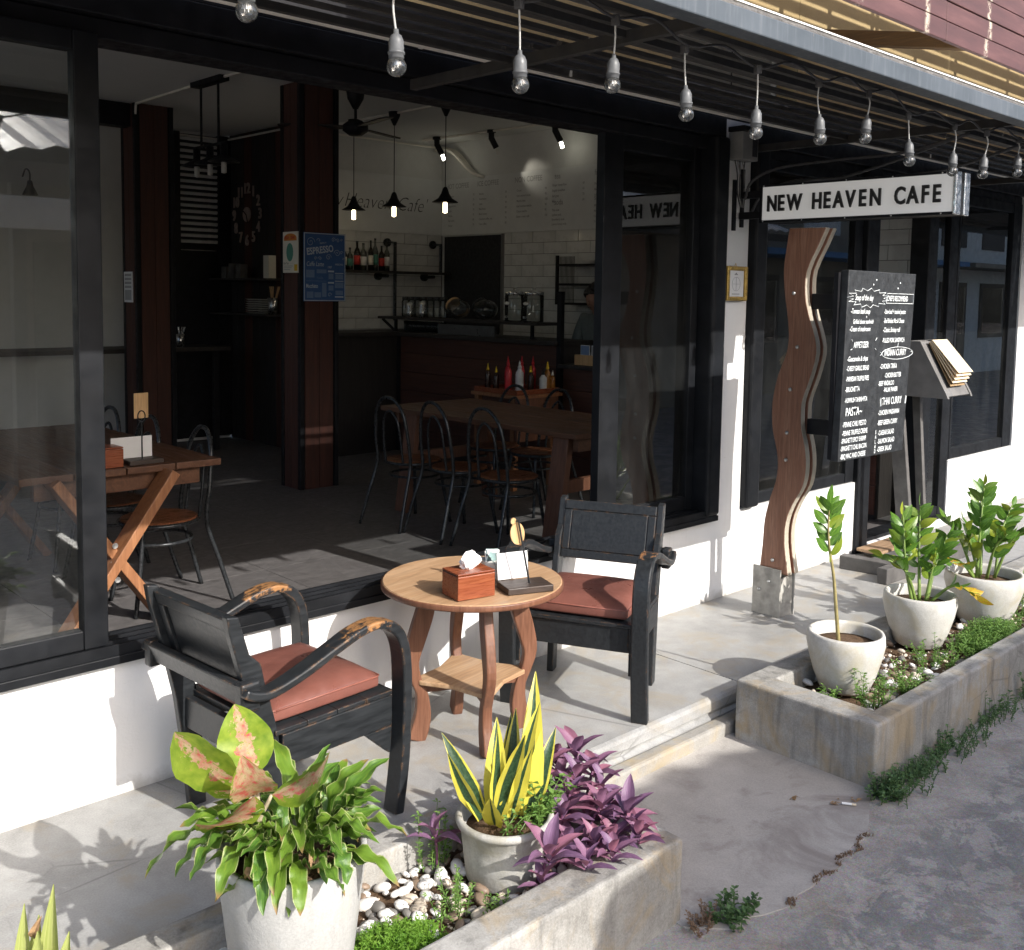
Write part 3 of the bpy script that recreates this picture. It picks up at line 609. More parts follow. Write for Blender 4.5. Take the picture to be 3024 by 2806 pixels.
for i, (x, zc, zs, zw) in enumerate(bulbs):
    t = thing('hanging_bulb', 'clear bulb in grey socket, %s from the left on the canopy string' % ordw[i], 'light bulb', (x, 1.8, zc), 0, 'festoon bulbs under the canopy')
    t.rotation_euler = (R_(rg.uniform(-3.5, 3.5)), R_(rg.uniform(-3.5, 3.5)), rg.uniform(0, 6))
    hgt = zw-zc; jx = (rg.uniform(-.008, .008), rg.uniform(-.008, .008))
    B(-.011, .011, -.009, .009, hgt-.014, hgt+.014).build('junction', 'conduit', t, local=True, bevel=.004)
    top = .078
    MB().tube(smoothpath([(0, 0, top-.006), (jx[0], jx[1], (top+hgt)/2), (0, 0, hgt-.01)], 5), .0026, 6).build('cord', 'wire_white', t, local=True, smooth=True)
    if bsrc is None:
        so = MB().lathe([(.0145,.016),(.0165,.018),(.0165,.026),(.0185,.027),(.0185,.031),(.0165,.032),(.0165,.055),(.012,.066),(.006,.071),(.0055,.08),(.001,.081)], 20).build('socket', 'socket_grey', t, local=True, smooth=True)
        gp = [(.001, -.0215)] + [(.0215*math.sin(a), -.0215*math.cos(a)) for a in [R_(q) for q in range(15, 150, 15)]] + [(.0125, .019), (.0125, .024)]
        gb = MB().lathe(gp, 20).build('glass_bulb', 'bulb_glass', t, local=True, smooth=True)
        fi = MB().tube([(-.004,0,.014),(-.004,0,-.002),(-.002,0,.002),(0,0,-.002),(.002,0,.002),(.004,0,-.002),(.004,0,.014)], .0007, 4); fi.tube([(0,0,.02),(0,0,.004)], .0025, 6)
        fi = fi.build('filament', 'steel', t, local=True); bsrc = (so, gb, fi)
    else:
        for s_ in bsrc: o = link(bpy.data.objects.new(s_.name.split('.')[0], s_.data)); o.parent = t
# ------------------------------------------------------------------ projecting sign
SG = thing('projecting_sign', 'white light box sign reading NEW HEAVEN CAFE on black wall bracket', 'sign', (4.575, 2.45, 2.06))
x0, x1, y0, y1, z0, z1 = 4.505, 4.645, 1.955, 2.95, 1.978, 2.158
B(x0+.006, x1-.006, y0+.02, y1-.006, z0+.006, z1-.006).build('light_box', 'sign_face_added_glow', SG)
fr = MB()
for xa in (x0-.002, x1-.006):
    fr.box(xa, xa+.008, y0+.015, y1, z0-.004, z0+.008); fr.box(xa, xa+.008, y0+.015, y1, z1-.006, z1+.004); fr.box(xa, xa+.008, y1-.012, y1, z0+.0085, z1-.0065)
fr.box(x0+.0065, x1-.0065, y0+.015, y1, z1-.0055, z1+.002); fr.box(x0+.0065, x1-.0065, y0+.015, y1, z0-.002, z0+.0055)
fr.build('frame', 'black_alu', SG)
for a, b in ((x0-.002, x0+.052), (x1-.052, x1+.002)): B(a, b, y0, y0+.0145, z0-.004, z1+.004).build('end_profile', 'alu', SG, bevel=.004)
B(x0+.054, x1-.054, y0+.006, y0+.0145, z0-.002, z1+.002).build('end_recess', 'black_alu', SG)
tx = 'NEW HEAVEN CAFE'; yy = 2.905; wch = {'W': .066, 'N': .053, 'H': .053, 'A': .055, 'V': .055, 'C': .053, ' ': .05, 'E': .046, 'F': .044}
tot = sum(wch[c] for c in tx); s_ = (2.905-2.005)/tot
for c in tx:
    if c != ' ': text(c, .108, 'letter_black', SG, (x0-.006, yy, 2.031), (0, -1, 0), (0, 0, 1), 'letter', .005, .62*s_*.98, .0028)
    yy -= wch[c]*s_
for y in (2.02, 2.25, 2.48, 2.71, 2.93):
    for z in (z0+.002, z1-.001): MB().lathe([(.0001, 0), (.0045, .001), (.0045, .003)], 8).build('screw', 'alu', SG, local=True).matrix_local = Matrix.Translation(Vector((x0-.003, y, z))-ORG[SG.name]) @ Matrix.Rotation(R_(90), 4, 'Y')
bk = MB(); bk.box(4.49, 4.515, FY-.012, FY+.001, 1.94, 2.20); bk.box(4.56, 4.585, FY-.012, FY+.001, 1.96, 2.26)
for z in (2.0, 2.105): bk.box(4.535, 4.575, y1, FY-.0125, z, z+.035)
bk.build('bracket', 'black_paint', SG, bevel=.002)
# meter box, wires and corrugated conduits on the pillar
PB = thing('junction_box', 'old grey electric box with dark lid fixed high on the white pillar', 'electric box', (4.51, FY-.05, 2.3))
B(4.445, 4.585, FY-.085, FY+.001, 2.295, 2.435).build('body', 'cable_grey', PB, bevel=.004); B(4.435, 4.595, FY-.1, FY+.001, 2.436, 2.462).build('lid', 'black_paint', PB, bevel=.004); B(4.53, 4.572, FY-.089, FY-.0855, 2.315, 2.42).build('label_plate', 'black_matte', PB)
for i in range(5):
    MB().tube(smoothpath([(4.46+i*.022, FY-.03, 2.296), (4.47+i*.02+rg.uniform(-.02,.02), FY-.035, 2.22), (4.50+i*.012+rg.uniform(-.015,.015), FY-.03, 2.13), (4.52+i*.008, FY-.03, 2.06)], 5), .0032, 5).build('wire', 'cable_grey' if i % 2 else 'conduit', PB, smooth=True)
for i, (pts, lab) in enumerate(((((4.53, FY-.05, 2.10), (4.52, FY-.1, 2.19), (4.535, FY-.25, 2.245), (4.56, 2.55, 2.262), (4.58, 2.25, 2.27), (4.6, 1.95, 2.33)), 'black corrugated conduit arching highest from pillar to canopy'), (((4.60, FY-.04, 2.03), (4.62, FY-.1, 2.13), (4.66, FY-.25, 2.19), (4.78, 2.7, 2.2), (4.95, 2.5, 2.28), (5.05, 2.2, 2.39)), 'black corrugated conduit curving right from pillar behind the bulbs'), (((4.575, 2.9, 2.16), (4.66, 2.75, 2.19), (4.9, 2.55, 2.205), (5.15, 2.3, 2.25), (5.25, 1.95, 2.36)), 'black corrugated conduit running just over the sign top'))):
    c = MB(); P = smoothpath(pts, 14); c.tube(P, [.0085 if k % 2 else .0068 for k in range(len(P))], 8); tag(c.build('conduit', 'conduit', org=pts[0], smooth=True), lab, 'conduit')
GF = thing('picture_frame', 'small gold frame with printed certificate on the white pillar', 'picture frame', (4.525, FY, 1.58))
B(4.455, 4.592, FY-.018, FY-.012, 1.60, 1.735).build('paper', 'paper', GF)
g = MB()
for a in ((4.432, 4.455, 1.578, 1.757), (4.592, 4.615, 1.578, 1.757)): g.box(a[0], a[1], FY-.03, FY-.001, a[2], a[3])
g.box(4.4552, 4.5918, FY-.029, FY-.001, 1.578, 1.60); g.box(4.4552, 4.5918, FY-.029, FY-.001, 1.735, 1.757); g.build('frame', 'gold', GF, bevel=.006, seg=3)
MB().tube(smoothpath([(4.515, FY-.012, 1.756), (4.523, FY-.012, 1.772), (4.531, FY-.012, 1.756)], 5), .0015, 5).build('hook', 'brass', GF)
pr = MB(); ring = [(4.523+.036*math.cos(R_(a)), FY-.0192, 1.665+.036*math.sin(R_(a))) for a in range(0, 361, 15)]; pr.tube(ring, .0006, 4); pr.box(4.49, 4.556, FY-.0192, FY-.0185, 1.6645, 1.6655); pr.box(4.5225, 4.5235, FY-.0192, FY-.0185, 1.632, 1.7)
for i in range(5): pr.box(4.508+i*.006, 4.511+i*.006, FY-.0192, FY-.0185, 1.712, 1.716+.004*(2-abs(i-2)))
for i in range(7): pr.box(4.488+i*.01, 4.494+i*.01, FY-.0192, FY-.0185, 1.611, 1.615)
pr.build('printed_marks', 'print_dark', GF)
# ------------------------------------------------------------------ wavy post pair with blackboard
WP = thing('wavy_post', 'tall wavy timber post of two bolted planks on a steel foot', 'post', (4.5, 2.73, 0))
Lp = [(2.815,.241),(2.804,.356),(2.797,.481),(2.770,.597),(2.740,.690),(2.733,.779),(2.746,.855),(2.769,.940),(2.777,1.027),(2.772,1.115),(2.746,1.226),(2.707,1.326),(2.698,1.412),(2.711,1.519),(2.728,1.615),(2.739,1.733),(2.727,1.851),(2.715,1.936)]
Rp = [(2.651,.220),(2.677,.380),(2.672,.492),(2.639,.585),(2.589,.680),(2.575,.779),(2.585,.874),(2.607,.958),(2.613,1.043),(2.607,1.108),(2.570,1.217),(2.543,1.335),(2.556,1.418),(2.592,1.522),(2.613,1.616),(2.608,1.732),(2.550,1.857),(2.516,1.933)]
def wavy(xa, xb, dz, name):
    Ls = [(p.x, p.y) for p in smoothpath([(a, b, 0) for a, b in Lp], 3)]; Rs = [(p.x, p.y) for p in smoothpath([(a, b, 0) for a, b in Rp], 3)]
    m = MB(); n = len(Ls); vs = []
    for (yl, zl), (yr, zr) in zip(Ls, Rs): vs += [(xa, yl+.014, zl+dz), (xb, yl+.014, zl+dz), (xb, yr+.014, zr+dz), (xa, yr+.014, zr+dz)]
    m.add(vs, [(i*4+k, i*4+(k+1) % 4, (i+1)*4+(k+1) % 4, (i+1)*4+k) for i in range(n-1) for k in range(4)] + [(3, 2, 1, 0), tuple((n-1)*4+k for k in range(4))])
    o = m.build(name, 'post_wood', WP, bevel=.005, seg=2)
    o.data.materials.append(M('post_edge'))
    for p in o.data.polygons:
        if abs(p.normal.x) < .5: p.material_index = 1
    return o
wavy(4.430, 4.470, 0, 'plank'); wavy(4.494, 4.532, 0, 'plank')
ft = MB(); ft.box(4.418, 4.428, 2.70, 2.86, 0, .245); ft.box(4.534, 4.543, 2.69, 2.855, 0, .235); ft.box(4.4285, 4.5335, 2.70, 2.712, 0, .2); ft.box(4.4285, 4.5335, 2.848, 2.86, 0, .2)
ft.build('steel_foot', 'concrete_foot', WP, bevel=.003)
B(4.4705, 4.4935, 2.70, 2.80, .21, .34).build('spacer', 'post_wood', WP)
for y, z, x in ((2.82,.125,4.416),(2.765,.175,4.416),(2.755,.285,4.428),(2.70,.80,4.428),(2.70,.935,4.428),(2.69,1.15,4.428),(2.66,1.36,4.428),(2.69,1.62,4.428)):
    b = MB().lathe([(.0001,-.007),(.006,-.006),(.0095,-.002),(.0095,.004)], 10).build('bolt', 'steel', WP, local=True, smooth=True); b.matrix_local = Matrix.Translation(Vector((x, y, z))-ORG[WP.name]) @ Matrix.Rotation(R_(90), 4, 'Y')
for z in (1.545, .935): B(4.475, 4.515, 2.238, 2.62, z, z+.075).build('bracket_arm', 'black_paint', WP, bevel=.003)
B(4.47, 4.52, 2.24, 2.27, .88, 1.0).build('bracket_plate', 'white_plastic', WP, bevel=.01)
MB().tube(smoothpath([(4.53, 2.5, 1.38), (4.53, 2.36, 1.28), (4.53, 2.33, 1.15), (4.53, 2.42, 1.03), (4.53, 2.58, .99)], 6), .003, 5).build('wire', 'cable_grey', WP, smooth=True)
# blackboard
BB = thing('blackboard', 'tall chalk menu blackboard hung on the wavy post', 'blackboard', (4.34, 2.2, .895))
bb0 = Vector((4.025, 2.2, .895)); ux = Vector((.598, 0, -.004)); uz = Vector((.028, 0, .826))
def bbp(a, b, d=0): p = bb0 + ux*a + uz*b; return Vector((p.x + .03*a*b, p.y-d, p.z))
m = MB(); fr_ = [bbp(0,0), bbp(1,0), bbp(1,1), bbp(0,1)]; m.add([tuple(p) for p in fr_] + [(p.x, p.y+.035, p.z) for p in fr_], [(0,1,2,3),(7,6,5,4),(0,4,5,1),(1,5,6,2),(2,6,7,3),(3,7,4,0)])
m.build('board', 'chalkboard', BB, bevel=.003)
g = MB(); g.box(4.03, 4.06, 2.2355, 2.255, .9, 1.71); g.box(4.62, 4.65, 2.2355, 2.255, .9, 1.71); g.box(4.0605, 4.6195, 2.2355, 2.255, 1.66, 1.70); g.build('back_frame', 'black_paint', BB)
def ch(s, a, b, size=.03, sx=.72, mat='chalk', name='chalk_lettering', bold=.0002, shear=0):
    p = bbp(a, b, .0022); text(s, size, mat, BB, p, ux, uz, name, .0, sx, bold, shear=shear)
Lc = [("Soup of the day", .10, .845, .036, .70, .2), ("-Tomato basil soup", .05, .775, .031, .70, .2), ("+", .27, .748, .022, .8, 0), ("Grilled cheese sandwich", .09, .722, .028, .66, .2), ("-Cream of mushroom", .05, .682, .031, .66, .2), ("APPETIZER", .12, .595, .038, .72, 0),
 ("-Guacamole & chips", .04, .525, .031, .72, .2), ("-CHEESY GARLIC BREAD", .04, .475, .03, .60, 0), ("-PARMESAN TRUFFLE FRIES", .04, .420, .03, .56, 0), ("-BRUCHETTA", .04, .365, .031, .66, 0), ("-HUMMUS+TAHINI+PITA", .04, .308, .03, .60, 0), ("PASTA~", .06, .238, .052, .80, 0),
 ("-PENNE CHILI PESTO", .03, .180, .032, .70, 0), ("-PENNE TRUFFLE CREME", .03, .135, .031, .66, 0), ("-SPAGHETTI SPICY SHRIMP", .02, .095, .03, .62, 0), ("-SPAGHETTI CHILI BACON", .02, .055, .03, .64, 0), ("-BBQ MAC AND CHEESE", .02, .012, .031, .66, 0)]
Rc = [("CHEF'S RECOMMEND", .565, .845, .034, .62, 0), ("-Stew beef + mashed potato", .535, .775, .03, .60, .2), ("-Beef Brisket Mac & Cheese", .535, .725, .03, .58, .2), ("-Classic Shrimp roll", .535, .675, .031, .66, .2), ("-PULLED PORK SANDWICH", .535, .618, .03, .58, 0), ("INDIAN CURRY", .58, .545, .042, .72, 0),
 ("-CHICKEN TIKKA", .53, .475, .031, .66, 0), ("-CHICKEN BUTTER", .61, .425, .03, .62, 0), ("-BEEF VINDALOO", .52, .382, .03, .64, 0), ("-PALAK PANEER", .61, .345, .03, .62, 0), ("THAI CURRY", .60, .275, .047, .70, 0), ("-CHICKEN MASSAMAN", .55, .220, .031, .64, 0), ("-BEEF GREEN CURRY", .55, .165, .031, .66, 0),
 ("-CAESAR SALAD", .57, .108, .032, .66, 0), ("-SALMON SALAD", .57, .062, .032, .66, 0), ("-GREEK SALAD", .57, .018, .032, .66, 0)]
for t_ in Lc + Rc: ch(t_[0], t_[1], t_[2], t_[3], t_[4], shear=t_[5])
for i, c in enumerate("SALAD"): ch(c, .525, .118-i*.026, .024, .8)
def stroke(pts, w=.0013, mat='chalk'):
    MB().tube([bbp(a, b, .0025) for a, b in pts], w, 4).build('chalk_line', mat, BB)
stroke([(.555,.832),(.975,.832),(.975,.885),(.555,.885),(.555,.832)])
bst = []
for k in range(31):
    a = 2*math.pi*k/30; r = 1.25 if k % 2 else .9; bst.append((.29+.245*r*math.cos(a), .858+.042*r*math.sin(a)))
stroke(bst)
el = [(.785+.235*math.cos(a)*(1+.05*math.cos(2*a)), .557+.034*math.sin(a)) for a in [2*math.pi*k/28 for k in range(29)]]; stroke(el)
for q in ([(.545,.557),(.515,.566)],[(.545,.557),(.515,.548)],[(1.0,.56),(1.02,.565)],[(.78,.592),(.785,.612)],[(.10,.63),(.085,.64)],[(.10,.59),(.075,.585)],[(.43,.63),(.45,.645)],[(.43,.59),(.45,.58)],[(.585,.27),(.575,.315)],[(.575,.268),(.565,.31)],[(.965,.27),(.975,.315)],[(.975,.268),(.985,.31)]): stroke(q)
for a, b in ((.35,.93),(.39,.955),(.72,.915),(.75,.945)): MB().blob(bbp(a, b, .002), (.004, .002, .004), 1, 6, 4).build('chalk_dab', 'chalk', BB)
# ------------------------------------------------------------------ menu lectern by the door
ML = thing('menu_stand', 'grey wooden menu stand with fanned cream menus by the doorway', 'menu stand', (5.95, 2.85, 0))
ck = [(2.565,1.02),(2.575,1.045),(2.748,1.352),(2.86,1.352),(3.02,1.06),(3.02,1.02)]
MB().prism(ck, 'x', 5.94, 5.962).build('side_panel', 'lectern_grey', ML, bevel=.003); MB().prism(ck, 'x', 6.26, 6.282).build('side_panel', 'lectern_grey', ML, bevel=.003)
MB().beam((6.11, 2.585, 1.03), (6.11, 2.755, 1.345), .018, .296, (1, 0, 0)).build('sloped_board', 'lectern_grey', ML)
MB().beam((6.11, 2.995, 1.03), (6.11, 2.85, 1.345), .296, .018, (0, 1, 0)).build('back_board', 'lectern_grey', ML)
d = Vector((0, -.175, -.315)).normalized(); nn = Vector((0, -.875, .486)).normalized()
for i in range(5):
    a = R_(i*3.2); dd = (d*math.cos(a) + nn*math.sin(a)); p0 = Vector((6.10, 2.735, 1.338)) + nn*(.014+.006*i)
    q = MB(); q.obox(p0 + dd*(.145-.006*i), (.20, .004, .29-.01*i), Matrix((Vector((1,0,0)), dd.cross(Vector((1,0,0))), -dd)).transposed()); q.build('menu', 'menu_cream' if i else 'menu_edge', ML)
    if i == 4:
        for k in range(9): text('-----', .012, 'print_dark', ML, p0 + dd*(.05+k*.03) + nn*.004, (1, 0, 0), -dd, 'menu_print', 0, .9)
MB().beam((6.0, 2.80, .05), (5.965, 2.9, 1.05), .09, .035, (1, 0, 0)).build('upright', 'grey_wood', ML, bevel=.004); MB().beam((6.22, 2.80, .05), (6.25, 2.9, 1.05), .05, .035, (1, 0, 0)).build('upright', 'grey_wood', ML, bevel=.004)
MB().beam((5.40, 2.655, .045), (6.6, 2.62, .045), .06, .09).build('foot_beam', 'grey_wood', ML, bevel=.005); MB().beam((5.56, 2.99, .04), (5.60, 2.69, .04), .07, .08).build('foot_beam', 'grey_wood', ML, bevel=.005); MB().beam((5.6, 2.8, .04), (6.5, 2.79, .04), .07, .078).build('foot_beam', 'grey_wood', ML, bevel=.005)
DM = thing('door_plank', 'pale orange wooden plank laid on the ground before the doorway', 'plank', (6.15, 2.95, 0))
B(5.87, 6.3, 2.90, 3.06, .035, .055).build('board', 'mat_wood', DM, bevel=.004); B(5.95, 6.02, 2.93, 3.05, .002, .034).build('bearer', 'grey_wood', DM); B(6.15, 6.22, 2.93, 3.05, .002, .034).build('bearer', 'grey_wood', DM)
# ------------------------------------------------------------------ round table
RT = thing('round_table', 'low round wooden table with four curved legs and lower shelf', 'table', (2.39, 2.715, 0), R_(8))
tp = [(.0001,.545),(.30,.545),(.318,.548),(.327,.556),(.327,.568),(.320,.574),(.0001,.575)]
MB().lathe(tp, 64).build('top', 'table_top', RT, local=True, smooth=False)
MB().lathe([(.3275,.551),(.3285,.556),(.3285,.567),(.3275,.571)], 64).build('rim', 'table_leg', RT, local=True, smooth=True)
for k in range(4):
    a = R_(45+90*k+12); u = Vector((math.cos(a), math.sin(a), 0)); wd = Vector((-u.y, u.x, 0))
    prf = [(.165,.544),(.175,.47),(.205,.37),(.222,.29),(.205,.22),(.185,.17),(.180,.10),(.192,.04),(.205,0)]
    pth = smoothpath([(u.x*r, u.y*r, z) for r, z in prf], 4); n = len(pth)
    MB().strip(pth, wd, .036, [.052+.014*math.sin(i/n*9) for i in range(n)]).build('leg', 'table_leg', RT, local=True, bevel=.005)
sh = [(.165*math.cos(R_(a)), .165*math.sin(R_(a))) for a in range(12, 372, 90)]; pl = []
for i in range(4):
    a, b = Vector(sh[i]), Vector(sh[(i+1) % 4])
    a2 = R_(45+90*i+12); c1 = Vector((math.cos(a2-.11), math.sin(a2-.11)))*.2; c2 = Vector((math.cos(a2+.11), math.sin(a2+.11)))*.2
    mid = Vector((math.cos(a2+R_(45)), math.sin(a2+R_(45))))*.135; pl += [tuple(c1), tuple(c2), tuple(mid)]
MB().prism(pl, 'z', .207, .224).build('shelf', 'table_top', RT, local=True, bevel=.004)
for k in (0, 1):
    a = R_(45+90*k+12); MB().beam((-.185*math.cos(a), -.185*math.sin(a), .19+.0*k), (.185*math.cos(a), .185*math.sin(a), .19), .022, .03 if k else .026).build('stretcher', 'table_leg', RT, local=True)
# things on the round table
TB = thing('tissue_box', 'reddish wooden tissue box with white tissue on the round table', 'tissue box', (2.245, 2.57, .575), R_(-10.5))
B(-.0725, .0725, -.055, .055, .001, .083).build('body', 'box_wood', TB, local=True, bevel=.003); B(-.0725, .0725, -.054, .054, .085, .092).build('lid', 'box_wood', TB, local=True, bevel=.002)
B(-.0735, -.0724, -.04, .048, .0825, .0855).build('lid_gap', 'black_matte', TB, local=True)
def tissue(par, x, y, z, s=1, seed=1):
    rr = random.Random(seed); m = MB(); n = 14; rows = []
    for i in range(6):
        t = i/5; ring_ = []
        for k in range(n):
            a = 2*math.pi*k/n; r = (.010+.020*math.sin(math.pi*min(1, t*.85+.1)))*s*(1+.35*math.sin(3*a+t*4)+rr.uniform(-.15,.15))
            ring_.append((x+r*math.cos(a)*1.2+.006*s*t, y+r*.55*math.sin(a), z+(.058*t+.006*math.sin(4*a)*t)*s))
        rows += ring_
    m.add(rows, [(i*n+k, i*n+(k+1) % n, (i+1)*n+(k+1) % n, (i+1)*n+k) for i in range(5) for k in range(n)] + [tuple(5*n+k for k in range(n))]); return m.build('tissue', 'tissue', par, local=True)
tissue(TB, .0, .0, .09, 1, 3)
WH = thing('condiment_cup', 'small white square cup of sugar packets behind the tissue box', 'cup', (2.445, 2.68, .575), R_(-20))
m = MB(); m.box(-.034,.034,-.034,.034,.001,.006)
for a in ((-.034,.034,-.034,-.031),(-.034,.034,.031,.034),(-.034,-.031,-.0305,.0305),(.031,.034,-.0305,.0305)): m.box(a[0],a[1],a[2],a[3],.0065,.07)
m.build('cup', 'white_plastic', WH, local=True, bevel=.002)
for i in range(6): MB().obox((rg.uniform(-.018,.018), rg.uniform(-.018,.018), .068+rg.uniform(0,.012)), (.045,.003,.05), Matrix.Rotation(rg.uniform(0,6), 3, 'Z') @ Matrix.Rotation(rg.uniform(-.9,.9), 3, 'X')).build('packet', 'tissue' if i % 2 else 'plastic_teal', WH, local=True)
NS = thing('number_stand', 'dark wood table stand with leaning rod, round wooden tag and menu card', 'table number', (2.44, 2.50, .575), R_(-21))
B(-.085,.085,-.065,.045,.001,.024).build('base', 'dark_wood', NS, local=True, bevel=.003)
MB().tube([(.012,-.02,.022),(-.030,-.01,.25)], .0035, 8).build('rod', 'black_tube', NS, local=True)
c0 = Vector((-.029, -.004, .2)); ring2 = [(.029*math.cos(R_(a)), .039*math.sin(R_(a))-.002) for a in range(0, 360, 15)]
m = MB(); m.prism(ring2, 'y', 0, .004); m.prism([(-.008+.011*math.cos(R_(a)), .044+.012*math.sin(R_(a))) for a in range(0, 360, 24)], 'y', 0, .0039); t_ = m.build('tag', 'ply', NS, local=True); t_.location = c0; t_.rotation_euler = (R_(-4), R_(-9), R_(12))
cd = MB(); cd.obox((0,0,0), (.118, .0012, .092)); o = cd.build('card', 'paper', NS, local=True); o.location = (-.022, .052, .072); o.rotation_euler = (R_(-9), 0, R_(3))
cd = MB(); cd.obox((0,0,0), (.124, .0022, .098)); o = cd.build('card_holder', 'jar_glass', NS, local=True); o.location = (-.022, .0545, .073); o.rotation_euler = (R_(-9), 0, R_(3))
# ------------------------------------------------------------------ armchairs
def armchair(loc, rz, label, arm='arm_black'):
    t = thing('armchair', label, 'armchair', loc, rz, 'black armchairs at the round table')
    for s in (1, -1):
        y = s*.262
        pth = smoothpath([(-.335,y,.526),(-.305,y,.512),(-.25,y,.506),(-.15,y,.533),(-.04,y,.575),(.05,y,.606),(.125,y,.612),(.185,y,.582),(.217,y,.525),(.228,y,.44),(.229,y,.34),(.224,y,.20),(.212,y,.09),(.198,y,0)], 5); n = len(pth)
        MB().strip(pth, (0, 1, 0), [.064 if i > 22 else .044+.0009*i for i in range(n)], [.025 if i < n*.5 else .034 for i in range(n)]).build('arm', arm, t, local=True, bevel=.006)
        lg = [(-.225,0),(-.170,0),(-.180,.2),(-.196,.36),(-.222,.46),(-.236,.50),(-.252,.575),(-.288,.61),(-.322,.722),(-.358,.728),(-.350,.68),(-.322,.58),(-.296,.48),(-.268,.36),(-.246,.2)]
        MB().prism(lg, 'y', y-s*.048-.014, y-s*.048+.014).build('back_post', 'chair_black', t, local=True, bevel=.004)
        B(-.19, .212, y-s*.036-.012, y-s*.036+.012, .262, .358).build('side_apron', 'chair_black', t, local=True, bevel=.003)
        MB().prism([(.211,.2615),(.211,.175),(.200,.178),(.105,.2615)], 'y', y-s*.036-.011, y-s*.036+.011).build('corner_bracket', 'chair_black', t, local=True, bevel=.002)
        B(-.338, -.278, y-s*.0335, y+s*.004, .465, .548).build('arm_block', 'chair_black', t, local=True, bevel=.008) if s > 0 else B(-.338, -.278, y-.004, y+.0335, .465, .548).build('arm_block', 'chair_black', t, local=True, bevel=.008)
    B(.185, .209, -.213, .213, .262, .3575).build('front_apron', 'chair_black', t, local=True, bevel=.003)
    B(-.24, -.216, -.1995, .1995, .262, .3575).build('rear_apron', 'chair_black', t, local=True, bevel=.003)
    for k in range(4): B(-.212+k*.108, -.212+k*.108+.1065, -.236, .236, .3585, .374).build('seat_board', 'chair_black', t, local=True, bevel=.003)
    # back panel: mitred frame with recessed centre, leaning with the posts
    bp = Matrix.Translation((-.258, 0, .478)) @ Matrix.Rotation(R_(-17), 4, 'Y')
    def lean(m, name, mat='chair_black', bv=.004):
        m.v = [tuple(bp @ Vector(v)) for v in m.v]; return m.build(name, mat, t, local=True, bevel=bv)
    lean(MB().box(-.012, .016, -.1995, .1995, .205, .246), 'top_rail'); lean(MB().box(-.012, .016, -.1995, .1995, 0, .035), 'bottom_rail')
    lean(MB().box(-.012, .016, -.1995, -.165, .0355, .2045), 'panel_stile'); lean(MB().box(-.012, .016, .165, .1995, .0355, .2045), 'panel_stile'); lean(MB().box(-.002, .0158, -.1645, .1645, .0357, .2043), 'panel')
    lr = MB().box(-.030, -.006, -.262, .262, -.052, .012); lr.v = [tuple(Matrix.Translation((-.308, 0, .537)) @ Matrix.Rotation(R_(-17), 4, 'Y') @ Vector(v)) for v in lr.v]; lr.build('lower_rail', 'chair_black', t, local=True, bevel=.006)
    # cushion
    m = MB(); nx, ny = 16, 16; vs = []
    for top in (1, 0):
        for i in range(nx+1):
            for j in range(ny+1):
                u, v = i/nx*2-1, j/ny*2-1; e = max(abs(u), abs(v)); pu = .016*(1-abs(u)**3)*(1-abs(v)**3)
                k = 1-.02*(abs(u)*abs(v))**3
                z = .378+(.058+pu-.018*e**10 if top else 0.004*e**10)
                vs.append((-.005+u*.200*k, v*.205*k, z))
    f = []; N = (nx+1)*(ny+1); id_ = lambda i, j, s: s*N+i*(ny+1)+j
    for i in range(nx):
        for j in range(ny):
            f.append((id_(i,j,0), id_(i+1,j,0), id_(i+1,j+1,0), id_(i,j+1,0))); f.append((id_(i,j,1), id_(i,j+1,1), id_(i+1,j+1,1), id_(i+1,j,1)))
    for i in range(nx): f.append((id_(i,0,0), id_(i,0,1), id_(i+1,0,1), id_(i+1,0,0))); f.append((id_(i+1,ny,0), id_(i+1,ny,1), id_(i,ny,1), id_(i,ny,0)))
    for j in range(ny): f.append((id_(0,j+1,0), id_(0,j+1,1), id_(0,j,1), id_(0,j,0))); f.append((id_(nx,j,0), id_(nx,j,1), id_(nx,j+1,1), id_(nx,j+1,0)))
    m.add(vs, f); cu = m.build('cushion', 'cushion', t, local=True, smooth=True, bevel=.008, seg=3)
    MB().tube([(-.190,-.2045,.4165),(0,-.2055,.4175),(.180,-.2045,.4165),(.191,-.197,.4165),(.1955,0,.4175),(.191,.197,.4165),(.180,.2045,.4165),(0,.2055,.4175),(-.190,.2045,.4165),(-.201,.197,.4165),(-.2055,0,.4175),(-.201,-.197,.4165),(-.190,-.2045,.4165)], .003, 6).build('piping', 'cushion_side', cu, local=True, smooth=True)
    MB().tube(smoothpath([(-.206,-.17,.408),(-.2065,-.05,.405),(-.2065,.08,.407),(-.206,.17,.408)], 5), .0028, 5).build('zip', 'black_matte', cu, local=True)
    return t
armchair((2.985, 2.685, 0), R_(206.5), 'black wooden armchair on the right, facing the camera past the table', 'arm_black_clean')
armchair((1.625, 2.695, 0), R_(4), 'black wooden armchair on the left, seen from behind with worn arms')
